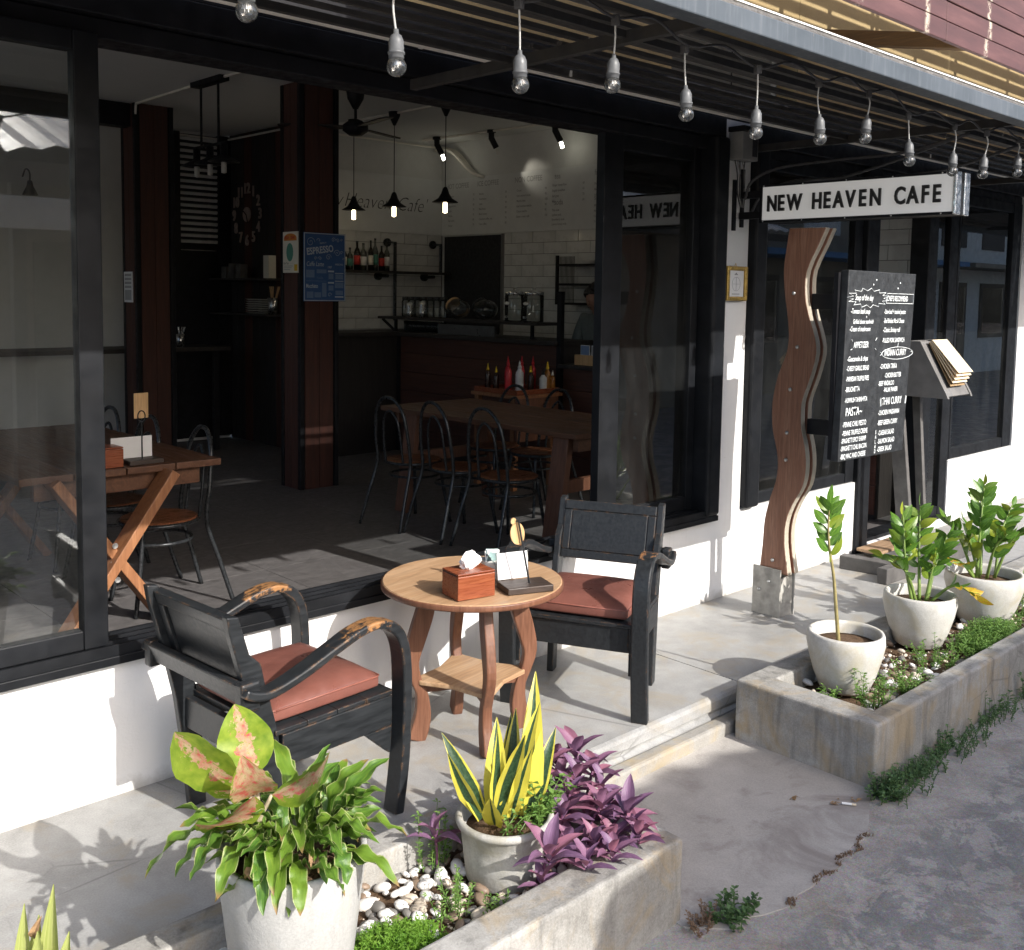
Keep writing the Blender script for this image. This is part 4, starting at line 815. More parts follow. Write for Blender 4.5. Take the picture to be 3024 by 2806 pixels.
# ------------------------------------------------------------------ planters
def planter(name, label, x0, x1, y0, y1, zt_, tf, tb, te, closed_left, loc):
    t = thing(name, label, 'planter', loc)
    B(x0, x1, y0, y0+tf, -.16, zt_).build('front_wall', 'planter', t, bevel=.012, seg=3)
    B(x0, x1, y1-tb, y1, -.16, zt_-.001).build('back_wall', 'planter', t, bevel=.01, seg=3)
    if closed_left: B(x0+.001, x0+te, y0+.01, y1-.01, -.159, zt_-.0015).build('end_wall', 'planter', t, bevel=.012, seg=3)
    else: B(x1-te, x1-.001, y0+.01, y1-.01, -.159, zt_-.0015).build('end_wall', 'planter', t, bevel=.012, seg=3)
    B(x0+.01, x1-.01, y0+tf-.01, y1-tb+.01, -.159, .02).build('soil', 'soil', t)
    return t
P1 = planter('planter_box', 'concrete planter in the foreground with pebbles and purple plant', .2, 2.225, 1.63, 2.215, .109, .115, .092, .13, False, (1.9, 1.9, -.13))
P2 = planter('planter_box', 'long concrete planter on the right holding three white pots', 3.33, 8.5, 1.63, 2.215, .109, .08, .105, .13, True, (3.6, 1.9, -.13))
# ------------------------------------------------------------------ pebbles
PEB = {}
def pebble_bed(label, loc, n, area, avoid, seed, zc=.03, tones=('peb_white',)*5+('peb_brown',)*3+('peb_grey',)*3+('peb_cream',)*2):
    t = thing('pebble_bed', label, 'pebbles', loc); rr = random.Random(seed); placed = []; tries = 0
    while len(placed) < n and tries < n*60:
        tries += 1; x, y = rr.uniform(area[0], area[1]), rr.uniform(area[2], area[3]); r = rr.choice((.011, .013, .015, .018, .021, .024))
        if any((x-a)**2+(y-b)**2 < (q+r*.5)**2 for a, b, q in avoid): continue
        if any((x-a)**2+(y-b)**2 < ((q+r)*.55)**2 for a, b, q in placed): continue
        placed.append((x, y, r)); k = rr.randrange(5); mt = rr.choice(tones)
        if (k, mt) not in PEB:
            o = MB().blob((0,0,0), (1, .72, .55), k+seed, 10, 7, .07).build('pebble', mt, t, local=True, smooth=True); PEB[(k, mt)] = o.data
        else: o = link(bpy.data.objects.new('pebble', PEB[(k, mt)])); o.parent = t
        o.location = Vector((x, y, zc+rr.uniform(-.004, .012)))-Vector(loc); o.scale = (r*1.15, r*1.1, r*rr.uniform(.8, 1.2)); o.rotation_euler = (rr.uniform(-.5,.5), rr.uniform(-.5,.5), rr.uniform(0,6.28))
    m = MB()
    for i in range(700):
        x, y = rr.uniform(area[0], area[1]), rr.uniform(area[2], area[3]); r = rr.uniform(.003, .007); m.blob((x, y, zc-.008+rr.uniform(-.003,.003)), (r, r*.8, r*.6), i, 5, 3, .1)
    m.build('fine_gravel', 'peb_cream', t, kind='stuff')
    return t
pebble_bed('white and brown river pebbles around the foreground pot', (1.55, 1.95, .02), 270, (1.02, 2.08, 1.752, 2.118), [(1.145,1.89,.125),(1.825,1.93,.09)], 5)
pebble_bed('mixed grey and white pebbles beneath the white pots', (3.9, 1.9, .02), 295, (3.47, 5.7, 1.715, 2.105), [(3.72,1.985,.09),(4.46,2.0,.09),(5.06,1.96,.1)], 9, .035, ('peb_brown',)*3+('peb_grey',)*4+('peb_cream',)*3+('peb_white',)*3)
# ------------------------------------------------------------------ potted plants
def pot_bowl(t, c, r, z0, z1, mat, soil_d=.04, seed=0):
    h = z1-z0
    prof = [(.0001,z0),(r*.60,z0),(r*.66,z0+.008),(r*.82,z0+h*.3),(r*.95,z0+h*.6),(r*1.02,z0+h*.82),(r*1.0,z1-.008),(r*.975,z1),(r*.90,z1),(r*.87,z1-.012),(r*.88,z1-soil_d*1.3),(r*.86,z1-soil_d*1.9)]
    MB().lathe([(a, b) for a, b in prof], 48, (c[0], c[1], 0), .004, seed).build('pot', mat, t, smooth=True)
    m = MB(); m.lathe([(r*.885, z1-soil_d-.006), (r*.6, z1-soil_d), (r*.3, z1-soil_d+.006), (.0001, z1-soil_d+.008)], 28, (c[0], c[1], 0), .02, seed); m.build('soil', 'soil', t, smooth=True)
def add_leaf(t, mat, *a, **k):
    m = MB(); m.leaf(*a, **k); return m.build('leaf', mat, t, uv=True, smooth=True)
# big pale pot: aglaonema over wavy strap leaves
G1 = thing('potted_plant', 'tall pale concrete pot with pink aglaonema and wavy striped leaves', 'potted plant', (1.145, 1.89, .03))
c = (1.145, 1.89, 0)
MB().lathe([(.0001,.03),(.118,.03),(.124,.036),(.155,.30),(.164,.372),(.163,.381),(.157,.384),(.149,.382),(.146,.36),(.143,.30)], 56, c, .003, 2).build('pot', 'pot_pale', G1, smooth=True)
MB().lathe([(.141,.335),(.08,.345),(.0001,.35)], 24, c, .02, 1).build('soil', 'soil', G1, smooth=True)
rr = random.Random(21)
AG = [((1.075,1.957,.516),(.954,2.016,.641),.130,'ob',(-.25,-.2,1),.10),((1.085,1.948,.535),(1.102,2.055,.645),.122,'ov',(1,-.6,.05),.03),((1.085,1.948,.493),(.919,1.857,.532),.115,'ov',(.25,-.9,.35),.10),((1.091,1.942,.500),(1.014,1.863,.628),.10,'ov',(.8,-.5,.3),.12),((1.113,1.921,.496),(1.162,1.792,.615),.095,'ov',(.7,.6,.5),.12),((1.079,1.953,.490),(1.000,2.072,.515),.11,'ov',(.8,.5,.2),.1)]
for b, tp_, w, pf, sd, sg in AG:
    b, tp_ = Vector(b), Vector(tp_); L = (tp_-b); add_leaf(G1, 'leaf_agla', b, b+L*1.12, w, side=sd, sag=sg, fold=.22, wave=.04, nseg=12, prof=pf, ph=rr.uniform(0,6))
    MB().tube(smoothpath([(1.095,1.938,.35),(1.093,1.942,.43),tuple(b)], 5), [.0065-.0002*i for i in range(11)], 7).build('petiole', 'stem_pale', G1, smooth=True)
ST = [((1.018,1.955,.455),(.862,2.007,.364)),((1.009,1.937,.452),(.886,1.915,.399)),((1.021,1.926,.438),(.886,1.846,.424)),((1.038,1.882,.436),(.925,1.81,.385)),((1.039,1.84,.439),(.985,1.735,.36)),((1.057,1.96,.44),(.939,2.004,.452)),((1.202,1.892,.43),(1.257,1.909,.573)),((1.223,1.872,.42),(1.32,1.849,.538)),((1.233,1.862,.415),(1.384,1.857,.518)),((1.243,1.853,.42),(1.318,1.782,.487)),((1.171,1.921,.43),(1.208,2.092,.539)),((1.179,1.776,.42),(1.16,1.70,.37)),((1.223,1.872,.43),(1.298,1.939,.501)),((1.243,1.853,.416),(1.299,1.8,.488)),((1.137,1.815,.43),(1.03,1.75,.44)),((1.195,1.83,.42),(1.23,1.72,.44)),((1.24,1.90,.42),(1.33,1.95,.50)),((1.1,1.80,.40),(1.06,1.72,.335))]
for b, e in ST:
    for q in range(1):
        b2 = Vector(b); add_leaf(G1, 'leaf_strap', b2, e, rr.uniform(.034,.042), sag=rr.uniform(.1,.22), fold=.4, wave=.26, nseg=14, prof='strap', ph=rr.uniform(0,6), twist=rr.uniform(-.5,.5))
for i in range(78):
    a = rr.uniform(0, 6.28); r0 = rr.uniform(.01, .11); L = rr.uniform(.09, .17); el = rr.uniform(-.25, .85)
    if -2.2 < a-6.28 < -.3 or 4.1 < a < 6.0: el = rr.uniform(-.45, .5)
    b = Vector((c[0]+r0*math.cos(a), c[1]+r0*math.sin(a), .375+rr.uniform(-.01,.05))); a2 = a+rr.uniform(-.6,.6)
    e = b + Vector((math.cos(a2)*math.cos(el), math.sin(a2)*math.cos(el), math.sin(el)))*L
    add_leaf(G1, 'leaf_strap', b, e, rr.uniform(.030,.042), sag=rr.uniform(.08,.28), fold=.45, wave=.3, nseg=12, prof='strap', ph=rr.uniform(0,6), twist=rr.uniform(-.8,.8))
for i in range(9):
    a = rr.uniform(3.4, 6.6); r0 = rr.uniform(.09,.15); b = Vector((c[0]+r0*math.cos(a), c[1]+r0*math.sin(a), .37+rr.uniform(0,.05)))
    m = MB(); m.leaf(b, b+Vector((rr.uniform(-.03,.03), rr.uniform(-.03,.02), rr.uniform(-.03,.01))), .022, sag=.3, fold=.8, wave=.5, nseg=6, ph=i); m.build('dead_leaf', 'dead_leaf', G1, uv=True, smooth=True)
# sansevieria in the grey pot with a rolled rim
G2 = thing('potted_plant', 'grey rimmed pot of yellow striped snake plant amid the pebbles', 'potted plant', (1.825, 1.93, .03)); c = (1.825, 1.93, 0)
MB().lathe([(.0001,.03),(.098,.03),(.103,.035),(.113,.12),(.120,.178),(.131,.184),(.134,.193),(.132,.201),(.124,.204),(.116,.2),(.112,.17)], 48, c, .006, 4).build('pot', 'pot_grey', G2, smooth=True)
MB().lathe([(.114,.168),(.06,.176),(.0001,.18)], 24, c, .03, 5).build('soil', 'soil', G2, smooth=True)
SN = [((1.782,1.972,.186),(1.702,2.052,.422),.040,.06),((1.774,1.98,.2),(1.676,1.994,.392),.034,.05),((1.804,1.951,.19),(1.871,2.016,.428),.050,.02),((1.804,1.951,.19),(1.784,1.919,.449),.036,.02),((1.812,1.944,.19),(1.809,1.84,.454),.044,-.05),((1.885,1.90,.19),(2.005,2.001,.530),.052,.03),((1.839,1.918,.19),(1.957,1.934,.474),.042,.05),((1.88,1.89,.19),(1.99,1.903,.402),.040,.08),((1.839,1.918,.19),(1.837,1.841,.412),.036,-.05),((1.838,1.94,.19),(1.978,2.052,.413),.042,.04),((1.828,1.95,.19),(1.969,2.061,.40),.03,.04),((1.79,1.93,.18),(1.72,1.875,.30),.045,.0),((1.873,1.90,.19),(1.924,1.896,.412),.044,.03),((1.858,1.92,.19),(1.968,1.993,.391),.03,.03)]
vd = Vector((.726, -.688, 0))
for i, (b, e, w, sg) in enumerate(SN): add_leaf(G2, 'leaf_sans', b, e, w*1.4, side=tuple(vd+Vector((rr.uniform(-.5,.5), rr.uniform(-.5,.5), 0))*(i != 5)), sag=sg, fold=.3, wave=.05, nseg=12, prof='blade', ph=i)
m = MB()
for i in range(26):
    a = rr.uniform(0, 6.28); r0 = rr.uniform(.03,.1); p = (c[0]+r0*math.cos(a)+.02, c[1]+r0*math.sin(a)-.03, .18); m.sprig(p, (rr.uniform(-.05,.07), rr.uniform(-.07,.03), rr.uniform(.03,.10)), 5, .02, .011, rr)
for i in range(8): m.sprig((1.90, 1.87, .18), (rr.uniform(-.02,.09), rr.uniform(-.06,.04), rr.uniform(.06,.13)), 6, .03, .017, rr)
m.build('weed', 'leaf_weed', G2, uv=True, kind='stuff')
# purple plant spilling over the rim
G3 = thing('purple_plant', 'purple trailing plant spilling over the foreground planter corner', 'plant', (2.05, 1.9, .03))
RO = [((1.90,1.758,.175),1.1,9),((1.975,1.735,.145),1.0,8),((2.13,1.757,.173),1.15,9),((2.17,1.99,.30),1.15,8),((2.03,1.98,.29),1.1,8),((2.11,1.93,.235),1.0,8),((1.80,1.76,.10),.8,6),((1.97,1.85,.2),1.0,8),((2.05,1.90,.22),.95,7),((2.07,1.80,.21),1.0,8),((1.68,2.05,.15),.9,6),((2.11,1.72,.15),.9,6),((2.02,2.05,.24),.9,7),((2.12,1.84,.15),.9,7),((1.93,1.92,.13),.9,6),((2.0,1.78,.12),.85,6),((2.16,1.88,.2),.9,7)]
RO[0] = ((1.80,1.735,.185),1.1,9)
RO += [((2.03,1.90,.14),.95,9),((2.10,1.99,.19),1.0,9),((2.15,1.82,.13),.9,8),((1.98,2.0,.2),.95,9),((2.07,1.85,.15),.95,9),((2.18,1.93,.25),.95,8),((1.94,1.80,.13),.9,8),((2.05,1.74,.13),.9,8),((2.13,2.03,.26),1.0,8),((2.10,1.69,.14),.95,8),((1.98,1.68,.14),.95,8),((1.90,1.70,.135),.9,7)]
for ci, (p, s_, n) in enumerate(RO):
    p = Vector(p); p.z = min(p.z, .17+.55*(p.z-.17)) if p.z > .17 else p.z; base = Vector((p.x*.75+2.02*.25-.01, max(1.76, p.y*.6+1.93*.4), .03))
    if ci == 10: base = Vector((1.70, 2.06, .03))
    MB().tube(smoothpath([base, (base+p)/2+Vector((0,0,.02)), p], 5), .0045, 6).build('stem', 'stem_purple', G3, smooth=True)
    for k in range(n):
        a = k*2.4+rr.uniform(-.25,.25); el = 1.15-1.0*(1-k/n)*1.25+rr.uniform(-.15,.15); L = s_*rr.uniform(.085,.118)*(1-.22*k/n)
        q = p - Vector((0,0,.03*(1-k/n))); e = q + Vector((math.cos(a)*math.cos(el), math.sin(a)*math.cos(el), math.sin(el)))*L
        add_leaf(G3, 'leaf_purple', q, e, L*rr.uniform(.32,.40), sag=rr.uniform(.04,.14), fold=.45, wave=.03, nseg=9, prof='ov')
# ZZ plants in white pots
def zz(label, c, r, z1, mat, stems, seed, group='white pots in the long planter'):
    t = thing('potted_plant', label, 'potted plant', (c[0], c[1], .04), 0, group); rr = random.Random(seed)
    pot_bowl(t, c, r, .04, z1, mat, .045, seed)
    for si, (pts, nl, l0, lm) in enumerate(stems):
        P = smoothpath(pts, 6); n = len(P); MB().tube(P, [.0085*(1-i/n*.72) for i in range(n)], 7).build('stem', 'stem_tan' if seed == 1 else 'stem_green', t, smooth=True)
        for k in range(nl):
            f = l0+(1-l0)*(k/(nl-1)) if nl > 1 else 1; i = min(n-2, int(f*(n-1))); p = P[i].lerp(P[i+1], f*(n-1)-i); d = (P[i+1]-P[i]).normalized()
            sdv = d.cross(Vector((0, 0, 1)));
            if sdv.length < .2: sdv = Vector((.8, -.55, 0))
            sdv.normalize(); s = 1 if k % 2 else -1
            if k == nl-1: dr = d
            else: dr = (sdv*s*.9 + d*.65 + Vector((rr.uniform(-.3,.3), rr.uniform(-.3,.3), rr.uniform(-.1,.45)))).normalized()
            L = rr.uniform(.068,.102)*(1.0 if k < nl-2 else .85); mt = 'leaf_yellow' if lm and k > 2 and rr.random() < .7 else 'leaf_zz'
            add_leaf(t, mt, p, p+dr*L, L*rr.uniform(.42,.52), side=tuple(d.cross(dr).cross(dr)+Vector((rr.uniform(-.5,.5), rr.uniform(-.5,.5), rr.uniform(-.3,.3)))), sag=rr.uniform(0,.1), fold=.2, nseg=7, prof='ov')
    return t
zz('white bowl pot nearest the step with one tall sparse stem', (3.735,1.975), .15, .272, 'pot_white', [([(3.70,1.985,.21),(3.685,1.995,.36),(3.672,2.005,.5),(3.655,2.02,.62),(3.65,2.025,.72),(3.652,2.022,.79)], 15, .5, 0)], 1)
zz('middle white bowl pot with leafy stems and a yellowing branch', (4.485,2.02), .157, .275, 'pot_white',
   [([(4.45,2.04,.23),(4.43,2.07,.42),(4.45,2.10,.62)], 11, .45, 0), ([(4.48,2.02,.23),(4.52,2.05,.45),(4.575,2.08,.65)], 15, .35, 0), ([(4.47,2.03,.23),(4.41,2.06,.38),(4.30,2.12,.45)], 11, .4, 0), ([(4.51,2.0,.23),(4.58,2.0,.38),(4.68,1.99,.52)], 13, .35, 0), ([(4.52,1.99,.23),(4.55,1.90,.32),(4.565,1.81,.295)], 9, .35, 1), ([(4.50,2.0,.23),(4.52,1.99,.36),(4.53,1.97,.46)], 9, .4, 0), ([(4.47,2.05,.23),(4.52,2.12,.42),(4.60,2.16,.55)], 12, .35, 0)], 2)
zz('farthest white bowl pot with dense glossy leaves beside the doorway', (5.06,1.965), .18, .28, 'pot_white',
   [([(5.03,1.99,.25),(5.07,2.0,.48),(5.14,2.02,.69)], 15, .35, 0), ([(5.02,2.0,.25),(4.98,2.05,.42),(4.90,2.10,.55)], 15, .35, 0), ([(5.09,1.93,.25),(5.10,1.86,.45),(5.12,1.76,.53)], 15, .3, 0), ([(5.04,1.98,.25),(5.0,2.01,.4),(4.97,2.03,.52)], 11, .35, 0), ([(5.10,1.93,.25),(5.2,1.95,.45),(5.35,1.96,.57)], 15, .35, 0), ([(5.02,2.0,.25),(4.93,2.02,.33),(4.83,2.03,.35)], 9, .35, 1), ([(5.05,1.95,.25),(5.0,1.9,.42),(4.98,1.84,.5)], 13, .35, 0), ([(5.1,2.0,.25),(5.22,2.05,.45),(5.3,2.1,.62)], 13, .35, 0)], 3)
# canna shoots at the lower left
G4 = thing('canna_plant', 'pale striped rolled canna leaves at the lower left corner', 'plant', (.66, 2.05, .02))
for i, (b, e, w) in enumerate((((.68,2.045,.05),(.690,2.038,.41),.06),((.655,2.06,.05),(.645,2.073,.372),.06),((.64,2.08,.05),(.575,2.13,.37),.10),((.665,2.05,.05),(.668,2.06,.345),.07),((.685,2.02,.05),(.712,2.02,.31),.07),((.63,2.04,.05),(.55,2.06,.32),.10),((.66,2.0,.05),(.64,1.95,.29),.09),((.67,2.03,.05),(.655,2.03,.33),.08))):
    add_leaf(G4, 'leaf_canna', b, e, w, side=tuple(vd), sag=.02 if i else 0, fold=1.0 if w < .075 else .45, nseg=12, prof='blade', ph=i)
m = MB(); m.leaf((.655,2.06,.30), (.668,2.045,.35), .018, side=tuple(vd), fold=.9, wave=.2, nseg=5); m.leaf((.60,2.06,.24), (.645,2.03,.275), .05, side=tuple(vd), fold=.3, wave=.2, nseg=6); m.build('dead_leaf', 'dead_leaf', G4, uv=True)
# ------------------------------------------------------------------ ground cover and weeds
def cover(label, mat, loc, fn, n, seed, ll, lw, hh, name='ground_cover'):
    rr = random.Random(seed); m = MB()
    for i in range(n):
        p, h = fn(rr); m.sprig(p, (rr.uniform(-.5,.5)*h, rr.uniform(-.5,.5)*h, h), 4 if h < .05 else 6, ll*rr.uniform(.7,1.2), lw, rr)
    o = m.build(name, mat, org=loc, uv=True); o['kind'] = 'stuff'; o['label'] = label; o['category'] = 'ground cover'; return o
cover('bright green fine leaved mat beside the tall pale pot', 'leaf_moss', (1.36, 1.83, .03), lambda r: ((lambda a, q: ((1.36+.17*q*math.cos(a), 1.84+.085*q*math.sin(a), .03), .02+.055*(1-q*q)))(r.uniform(0,6.28), math.sqrt(r.random()))), 900, 31, .010, .0032, .05)
cover('green weeds between the second and third white pots', 'leaf_weed', (4.7, 1.83, .03), lambda r: ((lambda a, q: ((4.72+.26*q*math.cos(a), 1.80+.10*q*math.sin(a), .04), .03+.07*(1-q*q)))(r.uniform(0,6.28), math.sqrt(r.random()))), 420, 33, .018, .006, .05)
cover('low green weeds around the far white pot', 'leaf_weed', (5.4, 1.85, .03), lambda r: ((r.uniform(5.0,6.6), r.uniform(1.72,2.1), .04), r.uniform(.03,.10)), 380, 34, .018, .006, .05)
def weed(label, mat, p, n, spread, h, seed, ll=.022, lw=.008):
    rr = random.Random(seed); m = MB()
    for i in range(n):
        a = rr.uniform(0, 6.28); q = rr.random()*spread; e = rr.uniform(.4, 1)
        m.sprig((p[0]+q*math.cos(a), p[1]+q*math.sin(a)*.7, p[2]), (math.cos(a)*spread*.6*rr.random(), math.sin(a)*spread*.5*rr.random(), h*e), 7, ll*rr.uniform(.7,1.2), lw, rr)
    return tag(m.build('weed', mat, org=p, uv=True), label, 'weed', 'weeds')
weed('leafy weed in front of the nearest white pot', 'leaf_weed', (3.62, 1.80, .04), 20, .09, .13, 41)
weed('weed sprigs right of the nearest white pot', 'leaf_weed', (3.86, 1.78, .04), 26, .11, .12, 42)
weed('small weed at the planter corner below the nearest white pot', 'leaf_weed', (3.53, 1.93, .04), 10, .05, .07, 43)
weed('weed sprigs at the foot of the middle white pot', 'leaf_weed', (4.25, 1.84, .04), 24, .12, .12, 44)
weed('weed tuft right of the middle white pot', 'leaf_weed', (4.50, 1.78, .04), 22, .1, .09, 45)
weed('spindly weed growing left of the snake plant pot', 'leaf_weed', (1.69, 2.08, .04), 12, .06, .17, 46, .02, .007)
weed('thin weed sprig beside the tall pale pot', 'leaf_weed', (1.33, 1.98, .03), 4, .02, .12, 47, .014, .005)
weed('sparse weed growing through the white pebbles', 'leaf_weed', (1.62, 1.88, .03), 16, .08, .09, 48, .016, .006)
weed('weed sprig among pebbles near the planter rim', 'leaf_weed', (1.66, 1.80, .03), 8, .04, .07, 49, .015, .005)
weed('short weed at the lower rim of the tall pale pot', 'leaf_weed', (1.04, 1.75, .03), 8, .05, .12, 50)
rr = random.Random(77)
def strip_weeds(r): 
    x = 3.28+abs(r.gauss(0, 1))*.75; return ((x, 1.615-abs(r.gauss(0,.045)), -.13), r.uniform(.015,.055)*(1.25 if x < 3.6 else 1))
cover('dark green weeds along the foot of the long planter', 'leaf_weed_dark', (3.9, 1.58, -.13), strip_weeds, 300, 51, .015, .008, .06, 'weed_strip')
weed('tall weed against the front of the long planter', 'leaf_weed_dark', (3.82, 1.60, -.13), 5, .05, .12, 52, .024, .013); weed('leafy weed at the near corner of the long planter', 'leaf_weed_dark', (3.31, 1.60, -.13), 18, .08, .09, 53, .024, .012)
weed('second tall weed farther along the long planter', 'leaf_weed_dark', (4.3, 1.60, -.13), 5, .06, .13, 54, .024, .013); weed('big dark weed at the right edge below the planter', 'leaf_weed_dark', (4.75, 1.59, -.13), 22, .16, .13, 55, .024, .013)
weed('low weed tuft on the lane beside the foreground planter', 'leaf_weed_dark', (2.33, 1.53, -.13), 26, .07, .06, 56, .022, .012); weed('dry weed tuft at the foot of the foreground planter', 'twig', (2.24, 1.56, -.13), 16, .05, .05, 57, .014, .007)
cover('dry moss and grass along the crack in the concrete', 'twig', (2.8, 1.48, -.13), lambda r: ((lambda k, e: ((2.50+k*.56+e*.01, 1.458+k*.04+.012*math.sin(k*23)+r.gauss(0,.006), -.128), r.uniform(.003,.009)))(r.choice((.02,.05,.3,.36,.42,.55,.6,.66,.72,.78,.86,.93))+r.gauss(0,.02), r.random())), 170, 58, .005, .0025, .01, 'crack_moss')
for i, (x, y) in enumerate(((3.07, 1.78), (3.15, 1.67), (3.2, 1.64))):
    m = MB()
    for k in range(5): m.leaf((x+rr.uniform(-.025,.025), y+rr.uniform(-.012,.012), -.1245), (x+rr.uniform(-.035,.035), y+rr.uniform(-.02,.02), -.122), .008, sag=.15, wave=.2, nseg=5)
    tag(m.build('leaf_litter', 'dead_leaf', org=(x, y, -.124), uv=True), ['dry leaf scraps lying midway along the planter end', 'brown leaf litter by the cigarette butt', 'brown leaf litter tucked into the planter corner weeds'][i], 'leaf litter')
bt = thing('cigarette_butt', 'white cigarette butt on the concrete beside the planter corner', 'cigarette butt', (3.164, 1.636, -.119))
MB().tube([(3.150, 1.655, -.1195), (3.168, 1.628, -.1195)], .004, 8).build('paper', 'tissue', bt); MB().tube([(3.1682, 1.6277, -.1195), (3.176, 1.616, -.1195)], .0041, 8).build('filter', 'menu_cream', bt)
# ------------------------------------------------------------------ inside the cafe
ZI = .022
def column(name, label, x, y, w=.35, d=.28):
    t = thing(name, label, 'column', (x+w/2, y+d/2, ZI))
    B(x+.012, x+w-.012, y+.012, y+d-.012, ZI, 3.199).build('core', 'black_paint', t)
    for k in range(2):
        B(x+.045+k*((w-.09)/2), x+.045+(k+1)*((w-.09)/2)-.003, y, y+.0118, ZI, 3.198).build('plank', 'red_plank', t, bevel=.002)
        B(x, x+.0118, y+.04+k*((d-.08)/2), y+.04+(k+1)*((d-.08)/2)-.003, ZI, 3.198).build('plank', 'red_plank', t, bevel=.002)
    for dx, dy in ((0, 0), (w-.03, 0), (0, d-.03)): B(x+dx-.004, x+dx+.034, y+dy-.004, y+dy+.034, ZI, 3.1975).build('edge_strip', 'black_paint', t, bevel=.003)
    return t
column('plank_column', 'thick red plank column with blue poster in the middle of the cafe', 4.29, 6.94)
column('plank_column', 'red plank column farther back on the left, with a white notice', 3.80, 8.82)
PO = thing('poster', 'blue coffee poster with ESPRESSO lettering on the red column', 'poster', (4.5, 6.925, 1.52))
B(4.313, 4.70, 6.926, 6.933, 1.515, 2.05).build('sheet', 'poster_blue', PO)
m = MB()
for a in ((4.316,4.697,2.041,2.047),(4.316,4.697,1.518,1.524)): m.box(a[0],a[1],6.9235,6.9255,a[2],a[3])
for a in ((4.316,4.322),(4.691,4.697)): m.box(a[0],a[1],6.9235,6.9255,1.5245,2.0405)
m.build('border', 'print_pale', PO)
e = (1, 0, .14); text('ESPRESSO', .074, 'print_pale', PO, (4.342, 6.9245, 1.875), e, (-.14, 0, 1), 'lettering', 0, .78, .002); text('Caffe Latte', .05, 'print_pale', PO, (4.335, 6.9245, 1.79), (1,0,0), (0,0,1), 'lettering', 0, .72, 0, shear=.25); text('Macchiato', .044, 'print_pale', PO, (4.333, 6.9245, 1.62), (1,0,0), (0,0,1), 'lettering', 0, .6, .001)
text('PREMIUM', .018, 'print_pale', PO, (4.46, 6.9245, 1.962), e, (-.14,0,1), 'lettering', 0, .8); text('1987', .026, 'print_pale', PO, (4.53, 6.9245, 1.775), (1,0,0), (0,0,1), 'lettering', 0, .8); text('AMERICANO', .022, 'print_pale', PO, (4.60, 6.9245, 1.80), (1,0,0), (0,0,1), 'lettering', 0, .6); text('Vanilla', .028, 'print_mid', PO, (4.43, 6.9245, 1.69), (1,0,0), (0,0,1), 'lettering', 0, .8)
m = MB(); m2 = MB()
def spiral(mm, cx, cz, r, turns, s, ph=0):
    mm.tube([(cx+s*r*(1-k/26)*math.cos(ph+turns*6.28*k/24), 6.9243, cz+r*(1-k/26)*math.sin(ph+turns*6.28*k/24)) for k in range(25)], .0016, 3)
for q in ((4.375,1.975,.04,1.6,1),(4.36,1.915,.018,1.2,1),(4.585,2.0,.02,1.3,1),(4.625,1.995,.018,1.3,-1),(4.66,2.0,.012,1.2,1),(4.45,1.99,.02,.8,-1),(4.62,1.895,.03,1.6,-1),(4.66,1.90,.016,1.2,1),(4.54,1.862,.026,1.5,1),(4.46,1.85,.016,1.2,-1),(4.42,1.85,.014,1.2,1),(4.68,1.85,.012,1,1),(4.55,1.565,.02,1.1,1)): spiral(m, *q)
for q in ((4.60,4.68,1.672,1.678),(4.60,4.68,1.545,1.555),(4.535,4.59,1.655,1.668),(4.535,4.59,1.745,1.758),(4.60,4.68,1.735,1.74)): m.box(q[0],q[1],6.9237,6.9255,q[2],q[3])
for q in ((4.335,4.41,1.70,1.76),(4.43,4.52,1.735,1.765),(4.605,4.675,1.69,1.73),(4.34,4.40,1.54,1.59),(4.41,4.47,1.545,1.585),(4.60,4.68,1.62,1.665),(4.48,4.52,1.55,1.66),(4.335,4.52,1.672,1.675),(4.54,4.585,1.69,1.735),(4.54,4.585,1.60,1.64),(4.605,4.675,1.565,1.6)): m2.box(q[0],q[1],6.9241,6.9255,q[2],q[3])
m.build('ornament', 'print_pale', PO); m2.build('panel_print', 'print_mid', PO)
HS = thing('poster', 'small white poster with orange arch title on the red column side', 'poster', (4.28, 7.06, 1.735))
B(4.281, 4.286, 6.955, 7.178, 1.735, 2.055).build('sheet', 'paper_warm', HS)
MB().prism([(6.975,1.985),(7.16,1.985)] + [(7.0675+.0925*math.cos(R_(a)), 2.005+.036*math.sin(R_(a))) for a in range(0, 181, 20)], 'x', 4.2795, 4.2809).build('title_arch', 'print_orange', HS)
text('SIAM', .034, 'print_red', HS, (4.2792, 7.06, 1.998), (0,-1,0), (0,0,1), 'lettering', 0, .78, .001); text('HIGH', .034, 'print_red', HS, (4.2792, 7.152, 1.998), (0,-1,0), (0,0,1), 'lettering', 0, .78, .001); MB().prism([(7.075+.05*math.cos(R_(a)), 1.895+.072*math.sin(R_(a))) for a in range(0, 360, 20)], 'x', 4.2795, 4.2809).build('oval', 'print_green', HS)
text('Rak Thai', .026, 'print_dark', HS, (4.2792, 7.165, 1.80), (0,-1,0), (0,0,1), 'lettering', 0, .8); m = MB()
for i in range(3): m.box(4.2797, 4.2809, 7.03+.02*i, 7.165, 1.785-.014*i, 1.790-.014*i)
m.build('printed_lines', 'print_grey', HS); B(4.2797, 4.2809, 6.965, 7.01, 1.75, 1.80).build('yellow_panel', 'print_yellow', HS)
NT_ = thing('notice', 'narrow white notice sheet on the rear red column', 'notice', (3.79, 8.95, 1.47)); B(3.788, 3.796, 8.885, 9.06, 1.47, 1.74).build('sheet', 'paper', NT_); m = MB()
for i in range(4): m.box(3.7865, 3.7878, 8.905, 9.04, 1.70-.035*i, 1.722-.035*i)
m.box(3.7865,3.7878,8.905,9.04,1.49,1.58); m.build('printed_lines', 'print_grey', NT_)
